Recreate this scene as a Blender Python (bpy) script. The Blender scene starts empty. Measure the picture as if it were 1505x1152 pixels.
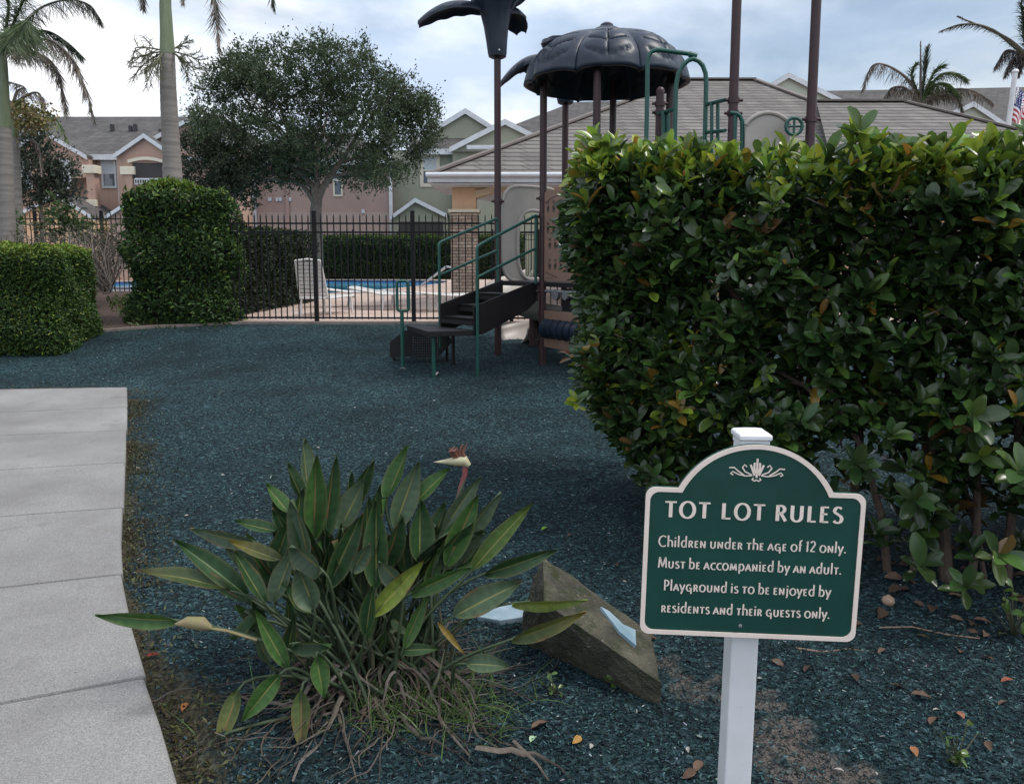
import bpy, bmesh, math, random
import numpy as np
from mathutils import Vector, Matrix
R = math.radians
random.seed(11); rng = np.random.default_rng(11)
scn = bpy.context.scene
col = scn.collection

# ------------------------------------------------------------------ camera
F = 1139.0; CX = 752.5; PY = 518.0; PITCH = R(7.0); CH = 1.65     # measured on the 1505 x 1152 photograph
cam_d = bpy.data.cameras.new('camera'); cam = bpy.data.objects.new('camera', cam_d); col.objects.link(cam)
cam.location = (0, 0, CH); cam.rotation_euler = (R(90) - PITCH, 0, 0)
cam_d.sensor_width = 36; cam_d.lens = F / 1505 * 36; cam_d.shift_y = -(576 - PY) / 1505
cam_d.clip_start = .05; cam_d.clip_end = 2000
scn.camera = cam

# ------------------------------------------------------------------ sky, sun, exposure
SUN_EL, SUN_AZ = R(58), R(95)          # azimuth from +Y (view direction) towards +X
w = bpy.data.worlds.new('World'); scn.world = w; w.use_nodes = True
nt = w.node_tree; nt.nodes.clear()
def nn(t, **kw):
    n = nt.nodes.new(t)
    for k, v in kw.items(): setattr(n, k, v)
    return n
out = nn('ShaderNodeOutputWorld'); mixs = nn('ShaderNodeMixShader')
sky = nn('ShaderNodeTexSky', sky_type='NISHITA', sun_disc=False, sun_elevation=SUN_EL, sun_rotation=SUN_AZ)
sky.air_density = 1.2; sky.dust_density = 1.5
b1 = nn('ShaderNodeBackground'); b1.inputs['Strength'].default_value = .085
b2 = nn('ShaderNodeBackground'); b2.inputs['Strength'].default_value = 1.0
tc = nn('ShaderNodeTexCoord'); mp = nn('ShaderNodeMapping'); mp.inputs['Scale'].default_value = (1, 1, 2.6)
mp.inputs['Location'].default_value = (.35, .0, .22)
n1 = nn('ShaderNodeTexNoise'); n1.inputs['Scale'].default_value = 2.2; n1.inputs['Detail'].default_value = 9; n1.inputs['Roughness'].default_value = .52; n1.inputs['Distortion'].default_value = .25
r1 = nn('ShaderNodeValToRGB'); r1.color_ramp.elements[0].position = .36; r1.color_ramp.elements[1].position = .56
r1.color_ramp.elements[0].color = (.25,)*3 + (1,); r1.color_ramp.elements[1].color = (1, 1, 1, 1)
n2 = nn('ShaderNodeTexNoise'); n2.inputs['Scale'].default_value = 3.6; n2.inputs['Detail'].default_value = 8; n2.inputs['Roughness'].default_value = .55
r2 = nn('ShaderNodeValToRGB')
r2.color_ramp.elements[0].position = .38; r2.color_ramp.elements[0].color = (.50, .60, .76, 1)
r2.color_ramp.elements[1].position = .62; r2.color_ramp.elements[1].color = (.98, .98, 1.0, 1)
e = r2.color_ramp.elements.new(.51); e.color = (.70, .77, .87, 1)
L = nt.links.new
L(tc.outputs['Generated'], mp.inputs['Vector']); L(mp.outputs[0], n1.inputs['Vector']); L(mp.outputs[0], n2.inputs['Vector'])
L(n1.outputs['Fac'], r1.inputs[0]); L(n2.outputs['Fac'], r2.inputs[0])
L(sky.outputs[0], b1.inputs['Color']); L(r2.outputs[0], b2.inputs['Color'])
sz = nn('ShaderNodeSeparateXYZ'); L(tc.outputs['Generated'], sz.inputs[0])       # overcast: brighter overhead; extra brightness behind the camera added to light the foreground
def mth(op, p, q):
    m_ = nn('ShaderNodeMath', operation=op)
    for k, v in enumerate((p, q)):
        if isinstance(v, (int, float)): m_.inputs[k].default_value = v
        else: L(v, m_.inputs[k])
    return m_.outputs[0]
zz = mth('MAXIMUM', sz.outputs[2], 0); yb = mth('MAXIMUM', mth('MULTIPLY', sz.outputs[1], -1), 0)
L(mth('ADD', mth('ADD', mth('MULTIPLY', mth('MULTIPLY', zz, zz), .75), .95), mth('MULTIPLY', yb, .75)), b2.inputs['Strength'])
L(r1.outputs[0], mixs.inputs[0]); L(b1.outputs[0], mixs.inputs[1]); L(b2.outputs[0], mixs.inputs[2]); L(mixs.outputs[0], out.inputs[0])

sd = bpy.data.lights.new('sun', 'SUN'); so = bpy.data.objects.new('sun', sd); col.objects.link(so)
sd.energy = 2.2; sd.angle = R(16); sd.color = (1, .96, .9)
sv = Vector((math.sin(SUN_AZ) * math.cos(SUN_EL), math.cos(SUN_AZ) * math.cos(SUN_EL), math.sin(SUN_EL)))
so.rotation_euler = sv.to_track_quat('Z', 'Y').to_euler()
scn.view_settings.view_transform = 'Standard'; scn.view_settings.look = 'None'
scn.view_settings.exposure = 0.46; scn.view_settings.gamma = 1; scn.view_settings.use_curve_mapping = False
scn.cycles.max_bounces = 8; scn.cycles.transparent_max_bounces = 8
scn.cycles.use_denoising = True

# ------------------------------------------------------------------ measuring helpers
cp, sp = math.cos(PITCH), math.sin(PITCH)
def ray(u, v):
    a = (u - CX) / F; b = (PY - v) / F
    return Vector((a, cp + b * sp, -sp + b * cp))
def at(u, v, Y):
    r = ray(u, v); t = Y / r.y
    return Vector((r.x * t, Y, CH + r.z * t))
def gz(y):
    y = max(0.0, min(y, 14.4) - 6.0); return .0065 * y * y
def on(u, v, off=0.0):
    r = ray(u, v); lo, hi = .5, 60.0
    for _ in range(50):
        m = (lo + hi) / 2
        if CH + r.z * m > gz(r.y * m) + off: lo = m
        else: hi = m
    return Vector((r.x * lo, r.y * lo, CH + r.z * lo))
DECK = gz(14.4) + .012

# ------------------------------------------------------------------ object helpers
def tag(o, label=None, cat=None, group=None, kind=None):
    if label: o['label'] = label
    if cat: o['category'] = cat
    if group: o['group'] = group
    if kind: o['kind'] = kind
    return o
def thing(name, label, cat, loc, group=None):
    o = bpy.data.objects.new(name, None); col.objects.link(o); o.location = loc; o.empty_display_size = .2
    return tag(o, label, cat, group)
def wloc(o):
    p = Vector((0, 0, 0))
    while o is not None: p = p + Vector(o.location); o = o.parent
    return p
def link_mesh(name, me, m, parent=None, loc=None, smooth=False):
    o = bpy.data.objects.new(name, me); col.objects.link(o)
    for mm in (m if isinstance(m, (list, tuple)) else [m]): me.materials.append(mm)
    off = Vector((0, 0, 0))
    if parent is not None: o.parent = parent; off = wloc(parent)
    elif loc is not None: o.location = loc; off = Vector(loc)
    if off.length > 0: me.transform(Matrix.Translation(-off))
    if smooth: me.polygons.foreach_set('use_smooth', [True] * len(me.polygons))
    me.update()
    return o
class MB:
    def __init__(s): s.v = []; s.f = []; s.mi = []; s.m = 0
    def add(s, vs, fs):
        n = len(s.v); s.v += [tuple(v) for v in vs]
        for f in fs: s.f.append([i + n for i in f]); s.mi.append(s.m)
        return s
    def box(s, c, size, M=None):
        x, y, z = [k / 2 for k in size]; c = Vector(c)
        vs = [Vector((a * x, b * y, d * z)) for a in (-1, 1) for b in (-1, 1) for d in (-1, 1)]
        if M is not None: vs = [M @ v for v in vs]
        return s.add([c + v for v in vs], [(0, 1, 3, 2), (4, 6, 7, 5), (0, 4, 5, 1), (2, 3, 7, 6), (0, 2, 6, 4), (1, 5, 7, 3)])
    def box2(s, p, q):
        return s.box([(a + b) / 2 for a, b in zip(p, q)], [abs(b - a) for a, b in zip(p, q)])
    def beam(s, p, q, wd, ht, up=(0, 0, 1)):
        p, q = Vector(p), Vector(q); d = (q - p); ln = d.length; d.normalize()
        x = d.cross(Vector(up))
        x = x.normalized() if x.length > 1e-6 else Vector((1, 0, 0))
        z = x.cross(d); M = Matrix((x, d, z)).transposed()
        return s.box((p + q) / 2, (wd, ln, ht), M)
    def prism(s, pts, off):
        off = Vector(off); n = len(pts); vs = [Vector(p) for p in pts] + [Vector(p) + off for p in pts]
        fs = [list(range(n))[::-1], list(range(n, 2 * n))] + [(i, (i + 1) % n, n + (i + 1) % n, n + i) for i in range(n)]
        return s.add(vs, fs)
    def tube(s, pts, r, sides=8, cap=True):
        pts = [Vector(p) for p in pts]; n = len(pts)
        rs = list(r) if isinstance(r, (list, tuple)) else [r] * n
        vs, fs = [], []; px = None
        for i, p in enumerate(pts):
            d = (pts[min(i + 1, n - 1)] - pts[max(i - 1, 0)])
            d = d.normalized() if d.length > 1e-9 else Vector((0, 0, 1))
            if px is None:
                a = Vector((0, 0, 1)) if abs(d.z) < .9 else Vector((1, 0, 0)); px = d.cross(a).normalized()
            else:
                px = (px - d * px.dot(d)); px = px.normalized() if px.length > 1e-6 else d.orthogonal().normalized()
            py = d.cross(px)
            for k in range(sides):
                t = 2 * math.pi * k / sides; vs.append(p + (px * math.cos(t) + py * math.sin(t)) * rs[i])
        for i in range(n - 1):
            for k in range(sides):
                k2 = (k + 1) % sides
                fs.append((i * sides + k, i * sides + k2, (i + 1) * sides + k2, (i + 1) * sides + k))
        if cap: fs += [list(range(sides))[::-1], [(n - 1) * sides + k for k in range(sides)]]
        return s.add(vs, fs)
    def lathe(s, c, prof, sides=20, squash=1.0):
        c = Vector(c); vs, fs = [], []
        for r, z in prof:
            for k in range(sides):
                t = 2 * math.pi * k / sides; vs.append(c + Vector((r * math.cos(t), r * math.sin(t) * squash, z)))
        for i in range(len(prof) - 1):
            for k in range(sides):
                k2 = (k + 1) % sides
                fs.append((i * sides + k, i * sides + k2, (i + 1) * sides + k2, (i + 1) * sides + k))
        fs += [list(range(sides))[::-1], [(len(prof) - 1) * sides + k for k in range(sides)]]
        return s.add(vs, fs)
    def build(s, name, m, parent=None, loc=None, smooth=False, bevel=0, fix=True):
        me = bpy.data.meshes.new(name); me.from_pydata(s.v, [], s.f)
        if fix:
            bm = bmesh.new(); bm.from_mesh(me); bmesh.ops.recalc_face_normals(bm, faces=bm.faces); bm.to_mesh(me); bm.free()
        o = link_mesh(name, me, m, parent, loc)
        if isinstance(m, (list, tuple)): me.polygons.foreach_set('material_index', s.mi)
        if smooth: smooth_by_angle(me)
        if bevel:
            b = o.modifiers.new('bevel', 'BEVEL'); b.width = bevel; b.segments = 2; b.limit_method = 'ANGLE'; b.angle_limit = R(40)
        return o
def smooth_by_angle(me, ang=42):
    me.polygons.foreach_set('use_smooth', [True] * len(me.polygons))
    bm = bmesh.new(); bm.from_mesh(me)
    for e in bm.edges:
        e.smooth = not (len(e.link_faces) == 2 and e.calc_face_angle(0) > R(ang))
    bm.to_mesh(me); bm.free()
def np_mesh(name, V, Fc, m, parent=None, loc=None, colors=None, smooth=True, mi=None):
    V = np.asarray(V, dtype=np.float32); Fc = np.asarray(Fc, dtype=np.int32)
    off = wloc(parent) if parent is not None else Vector(loc if loc is not None else (0, 0, 0))
    V = V - np.array(off, dtype=np.float32)
    me = bpy.data.meshes.new(name); nf, k = Fc.shape
    me.vertices.add(len(V)); me.vertices.foreach_set('co', V.ravel())
    me.loops.add(nf * k); me.loops.foreach_set('vertex_index', Fc.ravel())
    me.polygons.add(nf); me.polygons.foreach_set('loop_start', np.arange(nf, dtype=np.int32) * k)
    me.polygons.foreach_set('use_smooth', np.full(nf, smooth))
    for mm in (m if isinstance(m, (list, tuple)) else [m]): me.materials.append(mm)
    if mi is not None: me.polygons.foreach_set('material_index', np.asarray(mi, dtype=np.int32))
    if colors is not None:
        a = me.attributes.new('Col', 'FLOAT_COLOR', 'POINT')
        c4 = np.ones((len(V), 4), dtype=np.float32); c4[:, :3] = colors; a.data.foreach_set('color', c4.ravel())
    me.update(calc_edges=True); me.validate()
    o = bpy.data.objects.new(name, me); col.objects.link(o)
    if parent is not None: o.parent = parent
    elif loc is not None: o.location = loc
    return o

# ------------------------------------------------------------------ materials
def specks(m, scale, lo, hi, c, stretch=(1, 1, 1)):
    """dirt spots and stains with shapes of their own"""
    t = m.node_tree; N = t.nodes; P = N['Principled BSDF']; src = P.inputs['Base Color'].links[0].from_socket
    co = N.new('ShaderNodeTexCoord'); ma = N.new('ShaderNodeMapping'); ma.inputs['Scale'].default_value = stretch; t.links.new(co.outputs['Object'], ma.inputs[0])
    no = N.new('ShaderNodeTexNoise'); no.inputs['Scale'].default_value = scale; no.inputs['Detail'].default_value = 4; no.inputs['Roughness'].default_value = .65; t.links.new(ma.outputs[0], no.inputs[0])
    mr = N.new('ShaderNodeMapRange'); mr.inputs[1].default_value = lo; mr.inputs[2].default_value = hi; t.links.new(no.outputs[0], mr.inputs[0])
    mx = N.new('ShaderNodeMix'); mx.data_type = 'RGBA'; t.links.new(mr.outputs[0], mx.inputs[0]); t.links.new(src, mx.inputs[6]); mx.inputs[7].default_value = (*c, 1); t.links.new(mx.outputs[2], P.inputs['Base Color'])
def M(name, c, rough=.6, var=.15, vs=6.0, bump=0.0, bs=40.0, spec=.5, metal=0.0, c2=None, coat=0.0, detail=6, stretch=(1, 1, 1)):
    m = bpy.data.materials.new(name); m.use_nodes = True; t = m.node_tree; N = t.nodes; P = N['Principled BSDF']
    P.inputs['Roughness'].default_value = rough; P.inputs['Metallic'].default_value = metal
    P.inputs['Specular IOR Level'].default_value = spec; P.inputs['Coat Weight'].default_value = coat
    co = N.new('ShaderNodeTexCoord'); ma = N.new('ShaderNodeMapping'); ma.inputs['Scale'].default_value = stretch
    t.links.new(co.outputs['Object'], ma.inputs[0])
    no = N.new('ShaderNodeTexNoise'); no.inputs['Scale'].default_value = vs; no.inputs['Detail'].default_value = detail; no.inputs['Roughness'].default_value = .6
    t.links.new(ma.outputs[0], no.inputs['Vector'])
    ra = N.new('ShaderNodeValToRGB'); ra.color_ramp.elements[0].position = .3; ra.color_ramp.elements[1].position = .7
    a = [k * (1 - var) for k in c]; b = list(c2) if c2 else [min(1, k * (1 + var)) for k in c]
    ra.color_ramp.elements[0].color = (*a, 1); ra.color_ramp.elements[1].color = (*b, 1)
    t.links.new(no.outputs['Fac'], ra.inputs[0]); t.links.new(ra.outputs[0], P.inputs['Base Color'])
    if bump:
        nb = N.new('ShaderNodeTexNoise'); nb.inputs['Scale'].default_value = bs; nb.inputs['Detail'].default_value = 5
        t.links.new(ma.outputs[0], nb.inputs['Vector'])
        bu = N.new('ShaderNodeBump'); bu.inputs['Strength'].default_value = bump; bu.inputs['Distance'].default_value = .02
        t.links.new(nb.outputs['Fac'], bu.inputs['Height']); t.links.new(bu.outputs[0], P.inputs['Normal'])
    return m
def M_leaf(name, rough=.4, spec=.5, trans=.25, bump=0.0, nvar=.25, nscale=30):
    m = bpy.data.materials.new(name); m.use_nodes = True; t = m.node_tree; N = t.nodes; P = N['Principled BSDF']
    at_ = N.new('ShaderNodeAttribute'); at_.attribute_name = 'Col'
    co = N.new('ShaderNodeTexCoord'); no = N.new('ShaderNodeTexNoise'); no.inputs['Scale'].default_value = nscale; no.inputs['Detail'].default_value = 3
    t.links.new(co.outputs['Object'], no.inputs['Vector'])
    mr = N.new('ShaderNodeMapRange'); mr.inputs[3].default_value = 1 - nvar; mr.inputs[4].default_value = 1 + nvar
    t.links.new(no.outputs['Fac'], mr.inputs[0])
    mu = N.new('ShaderNodeVectorMath'); mu.operation = 'SCALE'
    t.links.new(at_.outputs['Color'], mu.inputs[0]); t.links.new(mr.outputs[0], mu.inputs['Scale'])
    P.inputs['Roughness'].default_value = rough; P.inputs['Specular IOR Level'].default_value = spec
    t.links.new(mu.outputs[0], P.inputs['Base Color'])
    tr = N.new('ShaderNodeBsdfTranslucent'); mx = N.new('ShaderNodeMixShader'); mx.inputs[0].default_value = trans
    t.links.new(mu.outputs[0], tr.inputs['Color']); t.links.new(P.outputs[0], mx.inputs[1]); t.links.new(tr.outputs[0], mx.inputs[2])
    t.links.new(mx.outputs[0], N['Material Output'].inputs[0])
    if bump:
        bu = N.new('ShaderNodeBump'); bu.inputs['Strength'].default_value = bump; bu.inputs['Distance'].default_value = .01
        t.links.new(no.outputs['Fac'], bu.inputs['Height']); t.links.new(bu.outputs[0], P.inputs['Normal'])
    return m
def M_brick(name, c1, c2, mortar, scale, bw=.5, rh=.25, ms=.02, rough=.8, mode='xz', bump=.4, offset=.5, noise=.2):
    """courses: mode 'xy' lies flat, 'xz' runs along the wall or roof and up it"""
    m = bpy.data.materials.new(name); m.use_nodes = True; t = m.node_tree; N = t.nodes; P = N['Principled BSDF']
    P.inputs['Roughness'].default_value = rough; P.inputs['Specular IOR Level'].default_value = .25
    g = N.new('ShaderNodeNewGeometry'); s = N.new('ShaderNodeSeparateXYZ'); c = N.new('ShaderNodeCombineXYZ')
    t.links.new(g.outputs['Position'], s.inputs[0])
    if mode == 'xy':
        t.links.new(s.outputs[0], c.inputs[0]); t.links.new(s.outputs[1], c.inputs[1])
    else:
        ad = N.new('ShaderNodeMath'); ad.operation = 'ADD'; t.links.new(s.outputs[0], ad.inputs[0]); t.links.new(s.outputs[1], ad.inputs[1])
        t.links.new(ad.outputs[0], c.inputs[0]); t.links.new(s.outputs[2], c.inputs[1])
    b = N.new('ShaderNodeTexBrick'); b.offset = offset
    b.inputs['Color1'].default_value = (*c1, 1); b.inputs['Color2'].default_value = (*c2, 1); b.inputs['Mortar'].default_value = (*mortar, 1)
    b.inputs['Scale'].default_value = scale; b.inputs['Brick Width'].default_value = bw; b.inputs['Row Height'].default_value = rh
    b.inputs['Mortar Size'].default_value = ms; b.inputs['Mortar Smooth'].default_value = .3; b.inputs['Bias'].default_value = 0
    t.links.new(c.outputs[0], b.inputs['Vector'])
    no = N.new('ShaderNodeTexNoise'); no.inputs['Scale'].default_value = 1.3; no.inputs['Detail'].default_value = 7; no.inputs['Roughness'].default_value = .7
    t.links.new(g.outputs['Position'], no.inputs['Vector'])
    mr = N.new('ShaderNodeMapRange'); mr.inputs[1].default_value = .3; mr.inputs[2].default_value = .7; mr.inputs[3].default_value = 1 - noise; mr.inputs[4].default_value = 1 + noise
    t.links.new(no.outputs['Fac'], mr.inputs[0])
    mu = N.new('ShaderNodeVectorMath'); mu.operation = 'SCALE'
    t.links.new(b.outputs['Color'], mu.inputs[0]); t.links.new(mr.outputs[0], mu.inputs['Scale'])
    t.links.new(mu.outputs[0], P.inputs['Base Color'])
    if bump:
        bu = N.new('ShaderNodeBump'); bu.inputs['Strength'].default_value = bump; bu.inputs['Distance'].default_value = .02; bu.invert = True
        t.links.new(b.outputs['Fac'], bu.inputs['Height']); t.links.new(bu.outputs[0], P.inputs['Normal'])
    return m

WHITE = M('white_trim_paint', (.47, .475, .49), .55, .12, 3)
CREAM = M('cream_trim_paint', (.55, .49, .38), .6, .08, 3)
BROWN = M('brown_powder_coat', (.034, .013, .014), .42, .2, 9, .05, 60, spec=.35)
GREENM = M('green_powder_coat', (.007, .060, .045), .38, .15, 9, spec=.4)
NAVY = M('dark_slate_plastic', (.013, .020, .033), .42, .3, 5, .05, 80, spec=.3)
BLACKP = M('black_deck_plastisol', (.008, .0065, .0075), .6, .3, 12, .15, 120, spec=.3)
BEIGE = M('beige_moulded_plastic', (.30, .265, .23), .45, .1, 5)
TAN = M('tan_panel_plastic', (.185, .112, .080), .6, .1, 5, spec=.3)
FENCE = M('black_fence_paint', (.004, .004, .005), .5, .2, 10, spec=.2)
GLASS = M('window_glass', (.10, .12, .14), .08, .25, .8, spec=.8)
BARK = M('grey_brown_bark', (.13, .105, .085), .85, .35, 5, .8, 25, stretch=(3, 3, 1))
STEM = M('brown_stem_bark', (.060, .042, .030), .85, .35, 20, .6, 60)
# ------------------------------------------------------------------ ground, path, pool terrace
EDGE_PX = [(187, 568), (187, 600), (186, 632), (184, 680), (181, 744), (178, 795), (180, 845), (194, 920), (213, 990), (235, 1060), (262, 1152), (305, 1290), (360, 1480)]
EDGE = [on(u, v, .05) for u, v in EDGE_PX]                 # right edge of the concrete path, far to near
EY = np.array([p.y for p in EDGE][::-1]); EX = np.array([p.x for p in EDGE][::-1])
def edge_x(y): return np.interp(y, EY, EX)
SAND = []
_r = random.Random(5)
for path_, wd_, k_ in (([(955, 955), (985, 985), (1020, 1008), (1062, 1040)], .05, 16), ([(975, 968), (1030, 985), (1070, 992)], .04, 8), ([(1105, 1010), (1135, 1050), (1165, 1085), (1220, 1125), (1260, 1150)], .065, 24), ([(1110, 1080), (1140, 1120), (1170, 1150)], .06, 12)):
    for q in range(k_):
        t_ = q / (k_ - 1) * (len(path_) - 1); i_ = min(int(t_), len(path_) - 2); f_ = t_ - i_; u_ = path_[i_][0] + (path_[i_ + 1][0] - path_[i_][0]) * f_ + _r.gauss(0, 14); v_ = path_[i_][1] + (path_[i_ + 1][1] - path_[i_][1]) * f_ + _r.gauss(0, 8)
        SAND.append((on(u_, v_), wd_ * _r.uniform(.6, 1.5), wd_ * _r.uniform(.4, 1.1)))
def sand_mask(x, y):
    m = np.zeros_like(x)
    for p, a, b in SAND: m = np.maximum(m, np.exp(-((x - p.x) / a) ** 2 - ((y - p.y) / b) ** 2))
    return m
def dirt_mask(x, y):
    d = x - edge_x(y); wd = np.maximum(.035, .10 + .07 * np.sin(y * 3.1) + .05 * np.sin(y * 7.7) + .22 * np.exp(-((y - 2.6) / .7) ** 2))
    m = np.clip(1.15 - d / wd, 0, 1) * (d > -.3) * (y < 8.75)
    far = np.exp(-((x + 5.3) / 1.1) ** 2 - ((y - 9.05) / .42) ** 2)       # worn patch past the end of the path
    c = on(560, 1010); cl = np.exp(-((x - c.x) / .42) ** 2 - ((y - c.y) / .32) ** 2)
    h = np.clip(1 - np.abs(x - 2.1) / 2.0, 0, 1) * np.clip(1 - np.abs(y - 4.1) / .8, 0, 1)
    return np.maximum.reduce([m, far, cl * .9, h * .45])
def ground_mat():
    m = bpy.data.materials.new('teal_rubber_ground'); m.use_nodes = True; t = m.node_tree; N = t.nodes; P = N['Principled BSDF']
    P.inputs['Roughness'].default_value = .9; P.inputs['Specular IOR Level'].default_value = .16
    g = N.new('ShaderNodeNewGeometry'); mp = N.new('ShaderNodeMapping'); mp.inputs['Scale'].default_value = (1, 1, 1)
    t.links.new(g.outputs['Position'], mp.inputs[0])
    nd = N.new('ShaderNodeTexNoise'); nd.inputs['Scale'].default_value = 30; t.links.new(mp.outputs[0], nd.inputs[0])
    mxv = N.new('ShaderNodeVectorMath'); mxv.operation = 'MULTIPLY_ADD'; mxv.inputs[1].default_value = (.05,) * 3
    t.links.new(nd.outputs['Color'], mxv.inputs[0]); t.links.new(mp.outputs[0], mxv.inputs[2])
    v = N.new('ShaderNodeTexVoronoi'); v.inputs['Scale'].default_value = 55; t.links.new(mxv.outputs[0], v.inputs[0])
    ra = N.new('ShaderNodeValToRGB'); E = ra.color_ramp.elements
    E[0].position = 0; E[0].color = (.004, .008, .011, 1); E[1].position = 1; E[1].color = (.056, .098, .106, 1)
    for p_, c_ in ((.35, (.006, .022, .026)), (.6, (.014, .033, .038)), (.85, (.029, .059, .066))):
        k = E.new(p_); k.color = (*c_, 1)
    sx = N.new('ShaderNodeSeparateColor'); t.links.new(v.outputs['Color'], sx.inputs[0]); t.links.new(sx.outputs[0], ra.inputs[0])
    big = N.new('ShaderNodeTexNoise'); big.inputs['Scale'].default_value = .9; big.inputs['Detail'].default_value = 5; t.links.new(g.outputs['Position'], big.inputs[0])
    mr = N.new('ShaderNodeMapRange'); mr.inputs[1].default_value = .3; mr.inputs[2].default_value = .7; mr.inputs[3].default_value = .55; mr.inputs[4].default_value = 1.35; t.links.new(big.outputs[0], mr.inputs[0])
    mu = N.new('ShaderNodeVectorMath'); mu.operation = 'SCALE'; t.links.new(ra.outputs[0], mu.inputs[0]); t.links.new(mr.outputs[0], mu.inputs['Scale'])
    prev = mu.outputs[0]
    fine = N.new('ShaderNodeTexNoise'); fine.inputs['Scale'].default_value = 14; fine.inputs['Detail'].default_value = 8; fine.inputs['Roughness'].default_value = .7; t.links.new(g.outputs['Position'], fine.inputs[0])
    for nm, ca, cb in (('dirt', (.024, .020, .014), (.070, .064, .036)), ('sand', (.040, .036, .032), (.125, .112, .100))):
        a = N.new('ShaderNodeAttribute'); a.attribute_name = nm
        f2 = N.new('ShaderNodeTexNoise'); f2.inputs['Scale'].default_value = 120 if nm == 'sand' else 60; f2.inputs['Detail'].default_value = 6; t.links.new(g.outputs['Position'], f2.inputs[0])
        cr = N.new('ShaderNodeValToRGB'); cr.color_ramp.elements[0].position = .35; cr.color_ramp.elements[1].position = .68
        cr.color_ramp.elements[0].color = (*ca, 1); cr.color_ramp.elements[1].color = (*cb, 1); t.links.new(f2.outputs[0], cr.inputs[0])
        su = N.new('ShaderNodeMath'); su.operation = 'ADD'; t.links.new(a.outputs['Fac'], su.inputs[0]); t.links.new(fine.outputs[0], su.inputs[1])
        rr = N.new('ShaderNodeMapRange'); rr.inputs[1].default_value = .92; rr.inputs[2].default_value = 1.30; t.links.new(su.outputs[0], rr.inputs[0])
        mx = N.new('ShaderNodeMix'); mx.data_type = 'RGBA'; t.links.new(rr.outputs[0], mx.inputs[0]); t.links.new(prev, mx.inputs[6]); t.links.new(cr.outputs[0], mx.inputs[7]); prev = mx.outputs[2]
    t.links.new(prev, P.inputs['Base Color'])
    bu = N.new('ShaderNodeBump'); bu.inputs['Strength'].default_value = .9; bu.inputs['Distance'].default_value = .02; t.links.new(v.outputs['Distance'], bu.inputs['Height']); t.links.new(bu.outputs[0], P.inputs['Normal'])
    return m
GROUND_M = ground_mat()
gx = np.unique(np.round(np.concatenate([[-400, -150, -60, -40, -39, -30, -20, -14], np.arange(-10, -3.4, .3), np.arange(-3.4, 4.6, .05), np.arange(4.6, 10, .4), [12, 16, 24, 39, 40, 60, 150, 400]]), 3))
gy = np.unique(np.round(np.concatenate([[-60, -15, -5, -2, -1], np.arange(0, 1.2, .2), np.arange(1.2, 6, .05), np.arange(6, 10, .12), np.arange(10, 14.4, .4), [14.4, 14.55, 20, 30, 44.4, 44.6, 60, 90, 150, 400, 900]]), 3))
GX, GY = np.meshgrid(gx, gy)
yy = np.clip(GY, 0, 14.4) - 6; yy[yy < 0] = 0; GZ = .0065 * yy * yy
GZ = np.where((GY > 14.5) & (GY < 44.5) & (np.abs(GX) < 39.5), -.9, GZ)
near = (GY < 6) & (np.abs(GX) < 5)
sm = sand_mask(GX, GY); dmk = dirt_mask(GX, GY)
bumps = .012 * np.sin(GX * 2.3 + 1) * np.sin(GY * 1.9) + .008 * np.sin(GX * 5.1) * np.sin(GY * 4.3 + 2)
GZ = GZ + np.where(near & (GX > edge_x(GY) + .15), bumps + .005 + .03 * dirt_mask(GX, GY) * (GX > -1.6), 0) - .012 * sm
# the mulch is banked slightly lower along the path so that the slab edge shows
V = np.stack([GX.ravel(), GY.ravel(), GZ.ravel()], 1); nx, ny = len(gx), len(gy)
ii = (np.arange(ny - 1)[:, None] * nx + np.arange(nx - 1)[None, :]).ravel()
ground = np_mesh('ground', V, np.stack([ii, ii + 1, ii + 1 + nx, ii + nx], 1), GROUND_M)
tag(ground, kind='structure')
for nm, arr in (('sand', sm), ('dirt', dmk)):
    a = ground.data.attributes.new(nm, 'FLOAT', 'POINT'); a.data.foreach_set('value', arr.ravel().astype(np.float32))
def ground_z(x, y):
    x = np.asarray(x, float); y = np.asarray(y, float)
    k = np.clip(y, 0, 14.4) - 6; k = np.where(k < 0, 0, k); z = .0065 * k * k
    b = .012 * np.sin(x * 2.3 + 1) * np.sin(y * 1.9) + .008 * np.sin(x * 5.1) * np.sin(y * 4.3 + 2)
    nr = (y < 6) & (np.abs(x) < 5) & (x > edge_x(y) + .15)
    return z + np.where(nr, b + .005 + .03 * dirt_mask(x, y) * (x > -1.6), 0) - .012 * sand_mask(x, y)

# concrete path: broom-finished slabs with open joints
CONC = M('broomed_concrete', (.185, .177, .170), .88, .16, 1.1, .35, 330, spec=.25, c2=(.25, .242, .233), detail=12)
specks(CONC, 3.2, .60, .78, (.15, .142, .132)); specks(CONC, .7, .56, .72, (.175, .166, .155)); specks(CONC, 38, .70, .76, (.10, .09, .08))
def speckle(m):
    t = m.node_tree; N = t.nodes; P = N['Principled BSDF']; src = P.inputs['Base Color'].links[0].from_socket
    co = N.new('ShaderNodeTexCoord'); no = N.new('ShaderNodeTexNoise'); no.inputs['Scale'].default_value = 210; no.inputs['Detail'].default_value = 3
    t.links.new(co.outputs['Object'], no.inputs[0]); mr = N.new('ShaderNodeMapRange'); mr.inputs[1].default_value = .3; mr.inputs[2].default_value = .7; mr.inputs[3].default_value = .62; mr.inputs[4].default_value = 1.3
    t.links.new(no.outputs[0], mr.inputs[0]); mu = N.new('ShaderNodeVectorMath'); mu.operation = 'SCALE'; t.links.new(src, mu.inputs[0]); t.links.new(mr.outputs[0], mu.inputs['Scale']); t.links.new(mu.outputs[0], P.inputs['Base Color'])
speckle(CONC)
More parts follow.
